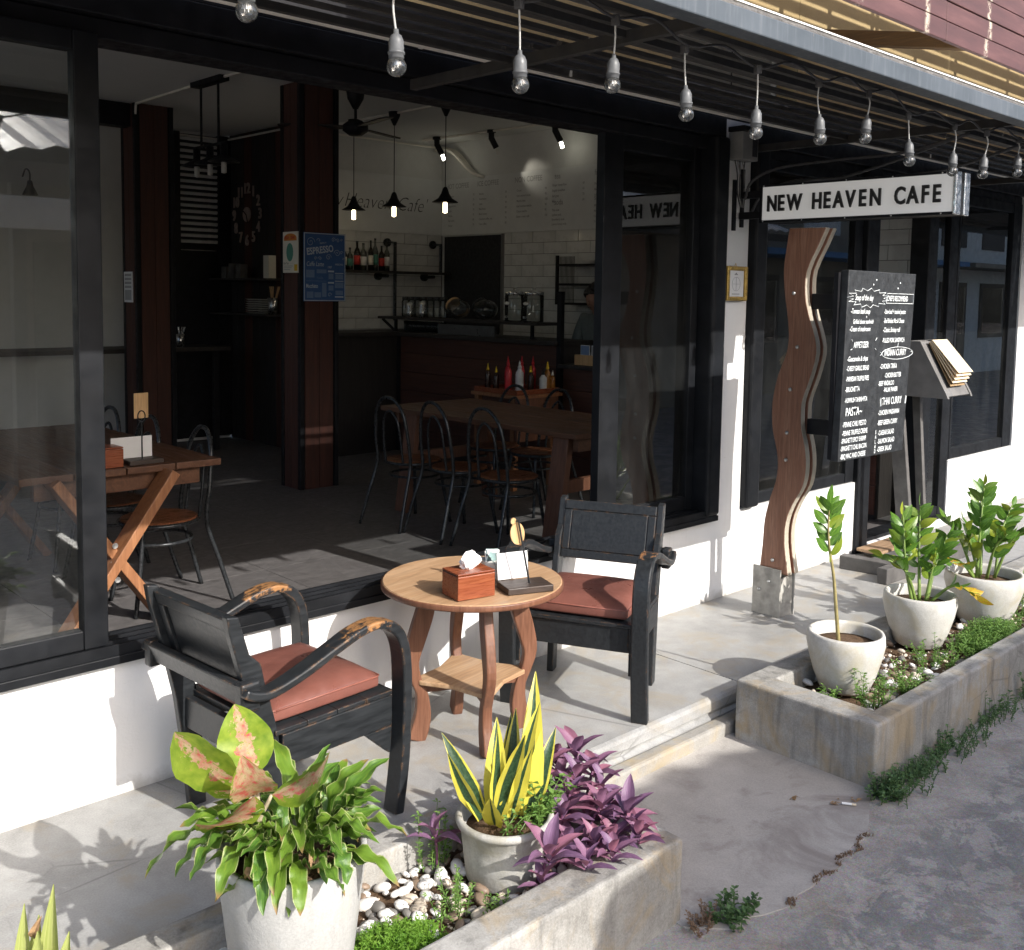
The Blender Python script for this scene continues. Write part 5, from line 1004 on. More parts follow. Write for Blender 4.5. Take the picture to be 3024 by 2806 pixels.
# bentwood metal chairs
def chair(loc, rz, label):
    t = thing('bentwood_chair', label, 'chair', loc, rz, 'black bentwood chairs')
    MB().lathe([(.0001,.425),(.178,.425),(.186,.430),(.186,.440),(.178,.445),(.0001,.440)], 28).build('seat', 'seat_wood', t, local=True, smooth=False)
    MB().tube([(.192*math.cos(R_(a)), .192*math.sin(R_(a)), .428) for a in range(0, 361, 15)], .0105, 8, False).build('seat_rim', 'black_tube', t, local=True, smooth=True)
    MB().tube(smoothpath([(-.30,-.205,0),(-.235,-.185,.22),(-.178,-.168,.42),(-.195,-.165,.60),(-.215,-.135,.77),(-.228,-.07,.855),(-.231,0,.875),(-.228,.07,.855),(-.215,.135,.77),(-.195,.165,.60),(-.178,.168,.42),(-.235,.185,.22),(-.30,.205,0)], 6), .0115, 8).build('back_frame', 'black_tube', t, local=True, smooth=True)
    MB().tube(smoothpath([(-.17,-.088,.43),(-.19,-.085,.58),(-.206,-.066,.72),(-.216,0,.785),(-.206,.066,.72),(-.19,.085,.58),(-.17,.088,.43)], 6), .0085, 8).build('inner_hoop', 'black_tube', t, local=True, smooth=True)
    for s in (-1, 1): MB().tube(smoothpath([(.125,s*.125,.425),(.15,s*.15,.22),(.185,s*.18,0)], 5), .0115, 8).build('leg', 'black_tube', t, local=True, smooth=True)
    MB().tube([(.01+.168*math.cos(R_(a)), .168*math.sin(R_(a)), .335) for a in range(0, 361, 15)], .0085, 8, False).build('brace_ring', 'black_tube', t, local=True, smooth=True)
    return t
ch0 = chair((2.19, 4.86, ZI), R_(176), 'bentwood chair nearest the window beside the X leg table')
for p, rz, lb in (((2.17,5.42,ZI),180,'middle bentwood chair beside the X leg table'),((2.17,5.95,ZI),183,'farthest bentwood chair along the X leg table'),((4.36,4.62,ZI),2,'rightmost of the three chairs along the near side of the right table'),((4.33,5.06,ZI),-3,'middle one of three chairs along the near side of the right table'),((4.29,5.50,ZI),4,'leftmost of the three chairs along the near side of the right table'),((5.20,5.22,ZI),178,'right one of two chairs on the far side of the right table'),((5.15,5.62,ZI),183,'left one of two chairs on the far side of the right table')): copy_tree(ch0, p, R_(rz), lb)
# dining tables
def dining(t, x0, x1, y0, y1, xleg, leg):
    n = 4; w = (x1-x0)/n
    for k in range(n): B(x0+k*w+.002, x0+(k+1)*w-.004, y0+rg.uniform(-.012,.012), y1, ZI+.715, ZI+.748).build('top_plank', 'din_top', t, bevel=.004)
    for y in (y0+.06, y1-.12): B(x0+.08, x1-.09, y, y+.045, ZI+.63, ZI+.714).build('apron', 'din_top', t, bevel=.003)
    if xleg:
        for y in (y0+.02, y1-.08):
            yb = y-.05
            MB().beam((x0+.16, yb, ZI), (x1-.28, yb, ZI+.72), .045, .125, (0, 1, 0)).build('leg', leg, t, bevel=.004); MB().beam((x1-.30, yb-.001+.046, ZI), (x0+.14, yb+.046, ZI+.72), .045, .125, (0, 1, 0)).build('leg', leg, t, bevel=.004)
    else:
        for y in (y0+.22, y1-.25):
            for s in (0, 1):
                xb = x0+.12 if s == 0 else x1-.12; MB().beam((xb+(-.10 if s == 0 else .10), y, ZI), (xb, y, ZI+.715), .13, .05, (1, 0, 0)).build('leg', leg, t, bevel=.004)
            B(x0+.1, x1-.1, y-.02, y+.02, ZI+.35, ZI+.43).build('stretcher', leg, t)
D1 = thing('dining_table', 'dark plank dining table with orange X shaped legs by the open window', 'table', (1.95, 5.3, ZI)); dining(D1, 1.45, 2.40, 4.60, 6.3, True, 'din_leg')
for a, b in ((1.84, .43), (1.83, .35), (1.85, .27)):
    o = MB().lathe([(.0001,-.006),(.012,-.005),(.014,0)], 8).build('bolt', 'steel', D1, local=True); o.matrix_local = Matrix.Translation(Vector((a, 4.545, b))-ORG[D1.name]) @ Matrix.Rotation(R_(90), 4, 'X')
D2 = thing('dining_table', 'long plank dining table with slanted legs inside on the right', 'table', (4.85, 5.0, ZI)); dining(D2, 4.41, 5.30, 4.09, 6.05, False, 'table_leg')
TT = ZI+.749
nb = thing('table_number', 'wooden number plate on black wire stand on the X leg table', 'table number', (2.04, 4.70, TT))
B(1.955, 2.12, 4.64, 4.74, TT, TT+.022).build('base', 'dark_wood', nb, bevel=.003); MB().tube([(2.03,4.68,TT+.02),(2.03,4.68,TT+.20)], .0035, 6).build('rod', 'black_tube', nb)
MB().tube([(2.03+.018*math.sin(R_(a))*(1 if a < 360 else 1), 4.68, TT+.225-.026*math.cos(R_(a))) for a in range(0, 361, 20)], .003, 5).build('wire_loop', 'black_tube', nb)
B(1.995, 2.065, 4.682, 4.688, TT+.215, TT+.335).build('plate', 'ply', nb, bevel=.002)
cr = thing('menu_card', 'white menu card in clear stand on the X leg table', 'card', (2.03, 4.77, TT)); o = MB().obox((2.02,4.775,TT+.06), (.2, .003, .115)).build('card', 'paper', cr); MB().obox((2.02,4.779,TT+.0605), (.206, .004, .12)).build('holder', 'jar_glass', cr)
tb2 = thing('tissue_box', 'brown wooden tissue box beside the window post on the X leg table', 'tissue box', (1.85, 4.68, TT)); B(1.77, 1.925, 4.64, 4.76, TT, TT+.085).build('body', 'box_wood', tb2, bevel=.003); B(1.77, 1.925, 4.641, 4.759, TT+.087, TT+.094).build('lid', 'box_wood', tb2, bevel=.002)
tb3 = thing('tissue_box', 'dark tissue box with white tissue on the inner right table', 'tissue box', (4.98, 4.35, TT)); B(-.07,.07,-.05,.05,.001,.1).build('body', 'box_wood', tb3, local=True, bevel=.003); tissue(tb3, 0, 0, .098, 1.1, 8)
# condiment table
CT = thing('side_table', 'low wooden stand carrying the condiment tray before the bar', 'table', (5.8, 6.05, ZI)); B(5.53, 6.05, 5.78, 6.33, ZI+.745, ZI+.772).build('top', 'din_leg', CT, bevel=.003); B(5.56, 6.02, 5.80, 5.83, ZI+.40, ZI+.744).build('front_panel', 'table_leg', CT)
for x in (5.56, 5.98):
    for y in (5.84, 6.27): B(x, x+.045, y, y+.045, ZI, ZI+.744).build('leg', 'din_leg', CT)
tz = ZI+.773
tr = thing('condiment_tray', 'wooden tray under the sauce bottles', 'tray', (5.8, 6.05, tz)); B(5.55, 6.03, 5.80, 6.31, tz, tz+.012).build('base', 'box_wood', tr)
for a in ((5.55,6.03,5.80,5.81),(5.55,6.03,6.30,6.31),(5.55,5.56,5.811,6.299),(6.02,6.03,5.811,6.299)): B(a[0],a[1],a[2],a[3],tz+.0125,tz+.04).build('edge', 'box_wood', tr)
def bottle(x, y, h, r, body, cap, label, tipped=True, z=None):
    z0 = (tz+.0125) if z is None else z; t = thing('sauce_bottle', label, 'bottle', (x, y, z0), 0, 'condiment bottles')
    MB().lathe([(.0001,0),(r*.95,0),(r,.006),(r,h*.55),(r*.9,h*.62),(r*.45,h*.72),(r*.42,h*.76)], 14).build('body', body, t, local=True, smooth=True)
    MB().lathe([(r*.5,h*.745),(r*.5,h*.80),(r*.38,h*.83),(r*.10,h),(.0001,h)] if tipped else [(r*.5,h*.745),(r*.5,h*.84),(.0001,h*.845)], 12).build('cap', cap, t, local=True, smooth=True)
bl = [(5.66,6.02,.27,.030,'plastic_red','plastic_red','tall red ketchup squeeze bottle in front'),(5.72,5.95,.25,.034,'plastic_clear','plastic_clear','white translucent squeeze bottle'),(5.80,5.90,.21,.024,'sauce_dark','plastic_yellow','dark bottle with yellow nozzle near the middle'),(5.60,6.20,.22,.024,'sauce_dark','plastic_yellow','dark bottle with yellow nozzle at far left'),(5.62,6.12,.20,.024,'sauce_dark','plastic_yellow','dark bottle with yellow nozzle second from left'),(5.90,5.86,.18,.032,'plastic_clear','black_tube','squat jar with dark lid'),(5.94,5.85,.24,.028,'sauce_amber','plastic_yellow','amber sauce bottle with yellow cap at right'),(5.99,5.84,.17,.022,'sauce_amber','white_plastic','small amber bottle with white cap at far right'),(5.75,6.12,.28,.026,'plastic_red','plastic_red','red squeeze bottle at rear left'),(5.84,6.05,.28,.026,'plastic_red','plastic_red','red squeeze bottle at rear centre'),(5.92,6.00,.28,.026,'plastic_red','plastic_red','red squeeze bottle at rear right'),(5.86,5.97,.20,.022,'sauce_amber','plastic_yellow','slim amber bottle behind the jar'),(5.97,5.92,.19,.024,'sauce_dark','black_tube','dark soy bottle behind the amber ones')]
for b in bl: bottle(*b[:6], b[6]+' on the condiment tray')
# bar counter along x = 6.15
BC = thing('bar_counter', 'dark plank bar counter with black top and steel posts', 'bar counter', (6.4, 7.2, ZI))
B(6.19, 6.6, 5.95, 8.7, ZI, 1.165).build('carcass', 'black_wood', BC)
for k in range(6):
    B(6.165, 6.188, 5.95, 8.12, ZI+.06+k*.184, ZI+.06+k*.184+.18).build('plank', 'bar_plank', BC, bevel=.003); B(6.172, 6.188, 8.18, 8.7, ZI+.06+k*.184, ZI+.06+k*.184+.18).build('plank', 'black_wood', BC, bevel=.003)
B(5.36, 6.1, 8.12, 8.72, 1.166, 1.204).build('side_top', 'black_wood', BC, bevel=.004); B(5.38, 6.138, 8.15, 8.17, ZI, 1.165).build('side_panel', 'black_wood', BC); B(6.10, 6.64, 5.93, 8.72, 1.166, 1.205).build('top', 'black_wood', BC, bevel=.004); B(6.14, 6.1715, 8.12, 8.18, ZI, 1.165).build('post', 'black_paint', BC); B(6.14, 6.18, 5.9, 5.948, ZI, 1.62).build('post', 'black_paint', BC)
B(6.19, 6.6, 4.6, 5.89, ZI, .985).build('low_carcass', 'black_wood', BC)
for k in range(5): B(6.165, 6.188, 4.6, 5.89, ZI+.05+k*.184, ZI+.05+k*.184+.18).build('plank', 'bar_plank', BC, bevel=.003)
B(6.10, 6.64, 4.58, 5.895, .986, 1.02).build('low_top', 'black_wood', BC, bevel=.004)
BS = thing('bar_shelf', 'black steel shelf raised over the bar top holding jars', 'shelf', (6.3, 7.4, 1.205))
B(6.16, 6.46, 6.2, 8.5, 1.325, 1.35).build('board', 'black_wood', BS)
for y in (6.3, 8.25):
    B(6.2, 6.225, y, y+.025, 1.206, 1.324).build('post', 'black_paint', BS)
MB().beam((6.21, 8.28, 1.21), (6.21, 8.48, 1.322), .02, .02).build('brace', 'black_paint', BS); MB().beam((6.21, 6.3, 1.21), (6.21, 5.97, 1.10), .02, .02).build('brace', 'black_paint', BS)
B(6.17, 6.19, 6.75, 7.55, 1.206, 1.30).build('drawer_front', 'grey_alu', BS)
def jar(kind, label, x, y, z, h, r, **k):
    t = thing(kind, label, k.get('cat', 'jar'), (x, y, z)); return t
z = 1.351
for i, (y, lb) in enumerate(((6.64, 'left glass drink dispenser with steel lid on the bar shelf'), (6.40, 'right glass drink dispenser with steel lid on the bar shelf'))):
    t = thing('drink_dispenser', lb, 'dispenser', (6.31, y, z)); MB().lathe([(.0001,.0),(.085,.0),(.09,.01),(.09,.225),(.082,.24)], 20).build('glass_body', 'jar_glass', t, local=True, smooth=True); MB().lathe([(.092,.235),(.092,.262),(.05,.275),(.02,.28),(.016,.30),(.0001,.302)], 20).build('lid', 'alu', t, local=True, smooth=True); MB().blob((-.095, 0, .16), (.012, .035, .016), 1, 8, 6, 0).build('badge', 'white_plastic', t, local=True, smooth=True); B(-.12, -.088, -.01, .01, .03, .05).build('tap', 'alu', t, local=True)
for y, lb in ((7.40, 'round tilted glass jar with wooden lid on the bar shelf'), (7.02, 'round tilted glass jar next to the dispensers')):
    t = thing('cookie_jar', lb, 'jar', (6.30, y, z)); o = MB().blob((0,0,.095), (.115,.11,.095), 2, 18, 12, 0).build('glass_body', 'jar_glass', t, local=True, smooth=True); o2 = MB().lathe([(.0001,0),(.075,0),(.08,.012),(.075,.025),(.0001,.026)], 18).build('lid', 'ply' if y > 7.2 else 'black_tube', t, local=True); o2.location = (.0,.075,.13); o2.rotation_euler = (R_(-55), 0, 0)
for y, lb, h in ((8.12, 'stove top coffee maker with white handle on the bar shelf', .15), (7.92, 'polished steel jug on the bar shelf', .165)):
    t = thing('coffee_pot', lb, 'coffee pot', (6.28, y, z)); MB().lathe([(.0001,0),(.045,0),(.042,h*.4),(.034,h*.5),(.04,h*.8),(.034,h*.9),(.012,h*.97),(.0001,h)], 12).build('body', 'alu', t, local=True, smooth=True); MB().tube(smoothpath([(-.035,-.0,h*.8),(-.04,-.05,h*.8),(-.04,-.055,h*.45),(-.035,-.02,h*.35)], 4), .006, 6).build('handle', 'white_plastic', t, local=True, smooth=True)
for i in range(7):
    t = thing('preserve_jar', 'dark lidded jar, number %s of the row behind the coffee pots' % ['one', 'two', 'three', 'four', 'five', 'six', 'seven'][i], 'jar', (6.41, 8.36-i*.1, z), 0, 'jars behind the coffee pots'); MB().lathe([(.0001,0),(.04,0),(.042,.01),(.042,.15),(.034,.17)], 12).build('glass_body', 'jar_glass', t, local=True, smooth=True); MB().lathe([(.037,.165),(.038,.20),(.0001,.201)], 12).build('lid', 'black_tube', t, local=True, smooth=True)
gk = thing('glass_rack', 'row of drinking glasses under the bar shelf', 'glasses', (6.3, 7.9, 1.206))
for i in range(9): MB().lathe([(.0001,0),(.026,0),(.032,.105),(.030,.105),(.024,.006),(.0001,.006)], 10).build('drinking_glass', 'jar_glass', gk, local=True, smooth=True).location = (0, .3-i*.072, 0)
for y, h in ((8.62, .125), (8.53, .05)):
    t = tag(MB().lathe([(.0001,0),(.028,0),(.042,h),(.0001,h)], 14).build('paper_cups', 'paper', org=(6.3, y, 1.206), local=False), 'tall stack of white paper cups on the bar end' if h > .1 else 'short stack of white paper cups on the bar end', 'cups'); t.location = (6.3, y, 1.206)
LH = thing('leaflet_holder', 'wooden leaflet holder with photo cards on the low counter', 'leaflet holder', (6.2, 5.6, 1.021)); B(6.15, 6.22, 5.40, 5.75, 1.0215, 1.105).build('box', 'ply', LH, bevel=.002)
for i, (y, mt) in enumerate(((5.66, 'print_mid'), (5.54, 'print_grey'), (5.45, 'print_green'))): B(6.18, 6.185, y-.05, y+.05, 1.03, 1.185).build('leaflet', 'paper', LH); B(6.178, 6.1795, y-.045, y+.045, 1.107, 1.18).build('photo_print', mt, LH)
# pipe shelf with bottles on the tiled wall
PS = thing('pipe_shelf', 'black pipe shelf on the tiled wall holding bottles', 'shelf', (6.4, 8.6, 1.8)); B(5.75, 7.12, 8.50, 8.70, 1.785, 1.81).build('board', 'black_wood', PS)
for x in (6.45, 7.06):
    MB().tube([(x, 8.745, 2.11), (x, 8.6, 2.11), (x, 8.6, 1.3 if x < 7 else 1.79)], .018, 8).build('pipe', 'black_tube', PS); MB().tube([(x, 8.745, 2.11), (x, 8.725, 2.11)], .045, 12).build('flange', 'black_tube', PS); MB().tube([(x-.12, 8.745, 1.76), (x-.12, 8.56, 1.76)], .018, 8).build('pipe', 'black_tube', PS); MB().tube([(x-.12, 8.745, 1.76), (x-.12, 8.715, 1.76)], .045, 12).build('flange', 'black_tube', PS)
for i in range(8):
    x = 5.82+i*.075+rg.uniform(-.012,.012); h = rg.uniform(.22,.33); r = rg.uniform(.026,.036); t = thing('spirit_bottle', 'spirit bottle, %s from the left on the pipe shelf' % ordw[i], 'bottle', (x, 8.6+rg.uniform(-.03,.04), 1.811), 0, 'bottles on the pipe shelf')
    MB().lathe([(.0001,0),(r,0),(r,h*.6),(r*.75,h*.7),(r*.35,h*.78),(r*.35,h*.95)], 12).build('glass_body', ['bottle_dark','bottle_clear'][i % 2], t, local=True, smooth=True); MB().lathe([(r*.4,h*.94),(r*.4,h),(.0001,h)], 10).build('cap', 'black_tube', t, local=True); MB().lathe([(r*1.01,h*.18),(r*1.01,h*.5)], 12).build('label_band', ['paper_warm','print_green','print_red','paper'][i % 4], t, local=True, smooth=True)
# wall signs
WS = thing('wall_sign', 'white board with handwritten style cafe name behind the bar', 'sign', (6.5, 8.74, 2.2)); B(5.33, 7.195, 8.735, 8.7505, 2.215, 2.81).build('panel', 'board_white', WS); [text(w_, .21, 'letter_black', WS, (x_, 8.7335, 2.45), (1,0,0), (0,0,1), 'lettering', 0, .92, -.004, shear=.35) for w_, x_ in (('New', 5.50), ('Heaven', 5.90), ("Cafe'", 6.56))]
MN = thing('menu_board', 'long white drinks menu board high on the right wall', 'menu board', (7.19, 7.3, 2.2)); B(7.180, 7.2005, 5.2, 8.73, 2.215, 2.81).build('panel', 'board_white', MN)
def mt_(s, y, z, sz, sx=.85): text(s, sz, 'print_grey', MN, (7.1785, y, z), (0,-1,0), (0,0,1), 'lettering', 0, sx, .0008)
for s, y, z, sz in (('HOT COFFEE', 8.66, 2.71, .075), ('ICE COFFEE', 8.15, 2.71, .075), ('NON COFFEE', 7.58, 2.71, .075), ('tea', 7.02, 2.71, .075), ('soda', 7.02, 2.46, .075), ('fruit juice', 6.50, 2.71, .075), ('smoothie', 6.50, 2.48, .075)): mt_(s, y, z, sz)
ITEMS = [('Espresso', 'Americano', 'Cappuccino', 'Latte', 'Mocha', 'Flat white', 'Honey'), ('Mocha', 'Americano', 'Latte', 'Macchiato', 'Black honey', 'Coconut coffee, sea', 'Yuzu coffee'), ('Cocoa', 'Iced caramel cocoa', 'Matcha latte', 'Iced coconut matcha', 'Cocoa matcha', 'Butter cream milk'), ('Ginger honey lime', 'English breakfast', 'Earl grey', 'Mint'), ('Pineapple', 'Mango', 'Watermelon')]
for y0_, its, zz0, pr_ in ((8.62, ITEMS[0], 2.62, 70), (8.12, ITEMS[1], 2.62, 80), (7.55, ITEMS[2], 2.62, 90), (7.05, ITEMS[3], 2.64, 60), (6.5, ITEMS[4], 2.62, 80)):
    for i, s in enumerate(its): mt_(s, y0_, zz0-.052*i, .03); mt_(str(pr_+5*(i % 3)), y0_-.40, zz0-.052*i, .03)
for i, s in enumerate(('Thai soda', 'Lychee soda', 'Strawberry soda', 'Lemon honey soda')): mt_(s, 7.05, 2.40-.045*i, .03)
for i, s in enumerate(('Mixed berry', 'Mango mint', 'Coconut mango', 'Tropical sunshine')): mt_(s, 6.5, 2.42-.05*i, .03)
for k in range(3): MB().tube(smoothpath([(7.17-k*.05, 8.72, 3.16-.02*k), (7.16-k*.05, 8.45, 3.08), (7.17-.02*k, 8.2, 2.86), (7.19, 8.05, 2.8)], 5), .016, 8).build('conduit', 'white_pipe', MN, smooth=True)
# bar corner rack, and a flat sheet coloured dark as the doorway's shade
tag(B(7.195, 7.201, 7.80, 8.70, ZI, 2.2).build('back_door', 'dark_void', org=(7.2, 8.2, ZI)), 'dark sheet standing in for an open doorway in the right wall behind the bar', 'doorway')
RK = thing('plate_rack', 'black mesh rack with plates on the tiled wall behind the barista', 'rack', (7.0, 6.4, 1.5))
for y in (5.6, 6.74): B(6.95, 6.975, y, y+.025, 1.5, 1.96).build('post', 'black_paint', RK)
for zz_ in (1.5, 1.68, 1.86): B(6.95, 7.18, 5.6, 6.765, zz_, zz_+.02).build('shelf_board', 'black_paint', RK)
for i in range(14): B(6.955, 6.96, 6.53+i*.016, 6.534+i*.016, 1.52, 1.95).build('mesh_bar', 'black_paint', RK)
for y, zz_ in ((6.4, 1.881), (6.1, 1.701), (6.25, 1.701), (5.9, 1.881)): MB().lathe([(.0001,0),(.07,0),(.09,.03),(.0001,.032)], 14).build('plate_stack', 'white_plastic', RK, local=True).location = Vector((7.06, y, zz_))-ORG[RK.name]
# the barista, leaning over the counter
PE = thing('person', 'barista with dark curly hair in a grey shirt bending over the counter', 'person', (6.72, 5.95, ZI))
sk = bpy.data.meshes.new('body'); vv = [(0,0,.92),(0,0,1.12),(-.03,0,1.30),(-.05,0,1.40),(-.07,.02,1.46),(-.02,.19,1.36),(-.10,.24,1.12),(-.30,.14,1.06),(-.02,-.19,1.36),(-.10,-.24,1.12),(-.30,-.12,1.06),(.02,.09,.88),(.02,.10,.48),(.02,.10,.06),(.02,-.09,.88),(.02,-.10,.48),(.02,-.10,.06)]
sk.from_pydata(vv, [(0,1),(1,2),(2,3),(3,4),(2,5),(5,6),(6,7),(2,8),(8,9),(9,10),(0,11),(11,12),(12,13),(0,14),(14,15),(15,16)], [])
bo = link(bpy.data.objects.new('body', sk)); bo.parent = PE; sk.materials.append(M('shirt_grey')); md = bo.modifiers.new('skin', 'SKIN'); md.use_smooth_shade = True
rad = [.15,.15,.145,.06,.055,.075,.05,.035,.075,.05,.035,.09,.065,.05,.09,.065,.05]
for i, s in enumerate(sk.skin_vertices[0].data): s.radius = (rad[i]*.75 if i < 3 else rad[i], rad[i]*1.15 if i < 3 else rad[i]); s.use_root = (i == 0)
bo.modifiers.new('sub', 'SUBSURF').render_levels = 2
hd = MB(); hd.blob((-.10,.0,1.53), (.088,.078,.115), 3, 18, 14, .015, Matrix.Rotation(R_(-28), 3, 'Y')); hd.blob((-.195,.0,1.505), (.018,.013,.02), 1, 8, 6, 0); hd.blob((-.10,.08,1.53), (.02,.012,.03), 1, 8, 6, 0); hd.blob((-.10,-.08,1.53), (.02,.012,.03), 1, 8, 6, 0); hd.tube([(-.05,0,1.40),(-.09,0,1.47)], .05, 12); hd.build('head', 'skin', PE, local=True, smooth=True)
fc = MB(); fc.blob((-.172,.03,1.535), (.008,.013,.006), 1, 8, 5, 0); fc.blob((-.172,-.03,1.535), (.008,.013,.006), 1, 8, 5, 0); fc.blob((-.178,0,1.468), (.008,.022,.005), 1, 8, 5, 0); fc.build('face_features', 'hair', PE, local=True, smooth=True)
hr = MB(); rr = random.Random(5)
for i in range(70):
    a, b = rr.uniform(0, 6.28), rr.uniform(-.2, 1.5); p = Vector((-.075+.10*math.cos(a)*math.cos(b), .09*math.sin(a)*math.cos(b), 1.56+.11*math.sin(b)))
    if p.x < -.14 and p.z < 1.57: continue
    hr.blob(p, (.03,.03,.026), i, 7, 5, .2)
hr.build('hair', 'hair', PE, local=True, smooth=True)
for s in (1, -1):
    h = MB(); h.blob((-.345, s*.13, 1.05), (.045,.04,.016), 2, 10, 6, .03)
    for k in range(4): h.tube(smoothpath([(-.375, s*.13+(k-1.5)*.02, 1.055), (-.415, s*.13+(k-1.5)*.022, 1.05), (-.435+.006*abs(k-1.5), s*.13+(k-1.5)*.022, 1.033)], 3), .0085, 6)
    h.tube(smoothpath([(-.335, s*.13-s*.035, 1.05), (-.365, s*.13-s*.06, 1.045), (-.39, s*.13-s*.062, 1.035)], 3), .0095, 6); h.build('hand', 'skin', PE, local=True, smooth=True)
# lamps
for i, (x, y) in enumerate(((5.61,8.13),(5.61,7.50),(5.61,6.78))):
    t = thing('pendant_lamp', 'black funnel pendant lamp over the bar, %s of three' % ['left', 'middle', 'right'][i], 'pendant lamp', (x, y, 2.36), 0, 'pendants over the bar')
    MB().lathe([(.112,0),(.11,.004),(.06,.035),(.035,.075),(.022,.115),(.012,.13),(.0001,.131)], 20).build('shade', 'black_paint', t, local=True, smooth=True); MB().tube([(0,0,.13),(0,0,.80)], .004, 5).build('cord', 'black_paint', t, local=True); MB().lathe([(.012,.72),(.05,.80),(.055,.838)], 14).build('ceiling_cup', 'black_paint', t, local=True, smooth=True); MB().lathe([(.0001,-.09),(.018,-.085),(.018,-.01),(.012,.01)], 12).build('bulb', 'lamp_on', t, local=True, smooth=True); ld = bpy.data.lights.new('lamp_light', 'POINT'); ld.energy = .22; ld.color = (1, .82, .55); ld.shadow_soft_size = .03; lo = link(bpy.data.objects.new('lamp_light', ld)); lo.parent = t; lo.location = (0, 0, -.13)
for i, (x, y, on) in enumerate(((6.80,8.36,1),(6.87,7.6,0),(6.95,6.8,1))):
    t = thing('spot_lamp', 'black ceiling spot above the menu board, %s' % ['leftmost of three', 'middle one turned to the wall', 'rightmost of three'][i], 'spot lamp', (x, y, 3.2), 0, 'ceiling spots'); MB().lathe([(.0001,-.03),(.045,-.028),(.045,-.001)], 12).build('base', 'black_paint', t, local=True); o = MB().tube([(0,0,-.03),(0,0,-.08),(.05,-.02,-.17)], .03, 10).build('head', 'black_paint', t, local=True)
    MB().tube([(.055,-.022,-.18),(.075,-.03,-.235)], .018, 8).build('bulb', 'lamp_cool' if on else 'lamp_off', t, local=True)
    if i == 1:
        ld = bpy.data.lights.new('lamp_light', 'SPOT'); ld.energy = .9; ld.color = (1, .93, .78); ld.spot_size = R_(50); ld.spot_blend = .7; ld.shadow_soft_size = .03; lo = link(bpy.data.objects.new('lamp_light', ld)); lo.parent = t; lo.location = (.09, -.035, -.25); lo.rotation_euler = Vector((.24, -.22, -.16)).to_track_quat('-Z', 'Y').to_euler()  # beam of the middle spot, aimed at the menu board wall
LP = thing('linear_pendant', 'black twin rod pendant with three flat shades left of the column', 'pendant lamp', (3.79, 7.42, 2.5))
B(3.75, 3.83, 7.18, 7.66, 3.16, 3.199).build('ceiling_bar', 'black_paint', LP)
for y in (7.28, 7.56): MB().tube([(3.79, y, 3.16), (3.79, y, 2.70)], .01, 8).build('rod', 'black_paint', LP)
MB().tube([(3.79, 7.15, 2.70), (3.79, 7.69, 2.70)], .012, 8).build('cross_bar', 'black_paint', LP)
for y in (7.2, 7.42, 7.64):
    MB().lathe([(.12,2.555),(.118,2.56),(.04,2.60),(.028,2.61),(.028,2.69)], 20, (3.79, y, 0)).build('shade', 'black_paint', LP, smooth=True); MB().lathe([(.0001,2.47),(.02,2.475),(.02,2.56)], 12, (3.79, y, 0)).build('bulb', 'lamp_off', LP, smooth=True)
FN = thing('ceiling_fan', 'dark three blade ceiling fan right of the plank column', 'fan', (4.70, 6.79, 2.9)); MB().lathe([(.02,.12),(.065,.20),(.075,.27),(.07,.299)], 16).build('ceiling_cup', 'black_paint', FN, local=True, smooth=True); MB().tube([(0,0,.22),(0,0,.02)], .012, 8).build('rod', 'black_paint', FN, local=True); MB().lathe([(.0001,-.09),(.05,-.085),(.10,-.05),(.10,-.005),(.05,.03),(.0001,.05)], 20).build('motor', 'black_paint', FN, local=True, smooth=True)
for k in range(3):
    a = R_(20+120*k); o = MB().prism([(.09,-.03),(.2,-.055),(.55,-.065),(.60,-.03),(.60,.03),(.55,.05),(.2,.045),(.09,.03)], 'z', -.006, .004).build('blade', 'black_wood', FN, local=True); o.rotation_euler = (R_(9), 0, a); o.location = (0, 0, -.02)
WL = thing('spot_lamp', 'small black gooseneck lamp on the wall at far left', 'wall lamp', (3.25, 9.9, 2.5)); MB().lathe([(.07,2.42),(.03,2.50),(.02,2.55)], 12, (3.25, 9.8, 0)).build('shade', 'black_paint', WL, smooth=True); MB().tube(smoothpath([(3.25,9.99,2.6),(3.25,9.9,2.66),(3.25,9.8,2.62),(3.25,9.8,2.54)], 4), .008, 6).build('arm', 'black_paint', WL, smooth=True)
CD = thing('ceiling_conduit', 'white conduit running along the ceiling from the pendant bar', 'conduit', (3.79, 6.5, 3.19))
for pts in ([(3.79,7.18,3.186),(3.80,5.8,3.186)], [(3.79,7.66,3.186),(3.81,8.8,3.186),(3.81,8.82,3.1)], [(5.61,8.6,3.186),(5.61,5.2,3.186)], [(6.80,8.6,3.186),(6.98,5.6,3.186)], [(3.0,9.97,3.15),(5.28,9.97,3.15),(5.28,8.9,3.15)], [(5.4,8.72,3.15),(7.15,8.72,3.15)]): MB().tube(pts, .011, 6).build('pipe', 'white_pipe', CD)
B(-1, 3.8, 8.9, 9.05, 3.0, 3.199).build('beam', 'black_paint', thing('ceiling_beam', 'dark beam under the ceiling left of the rear column', 'beam', (1.5, 9, 3.0)))
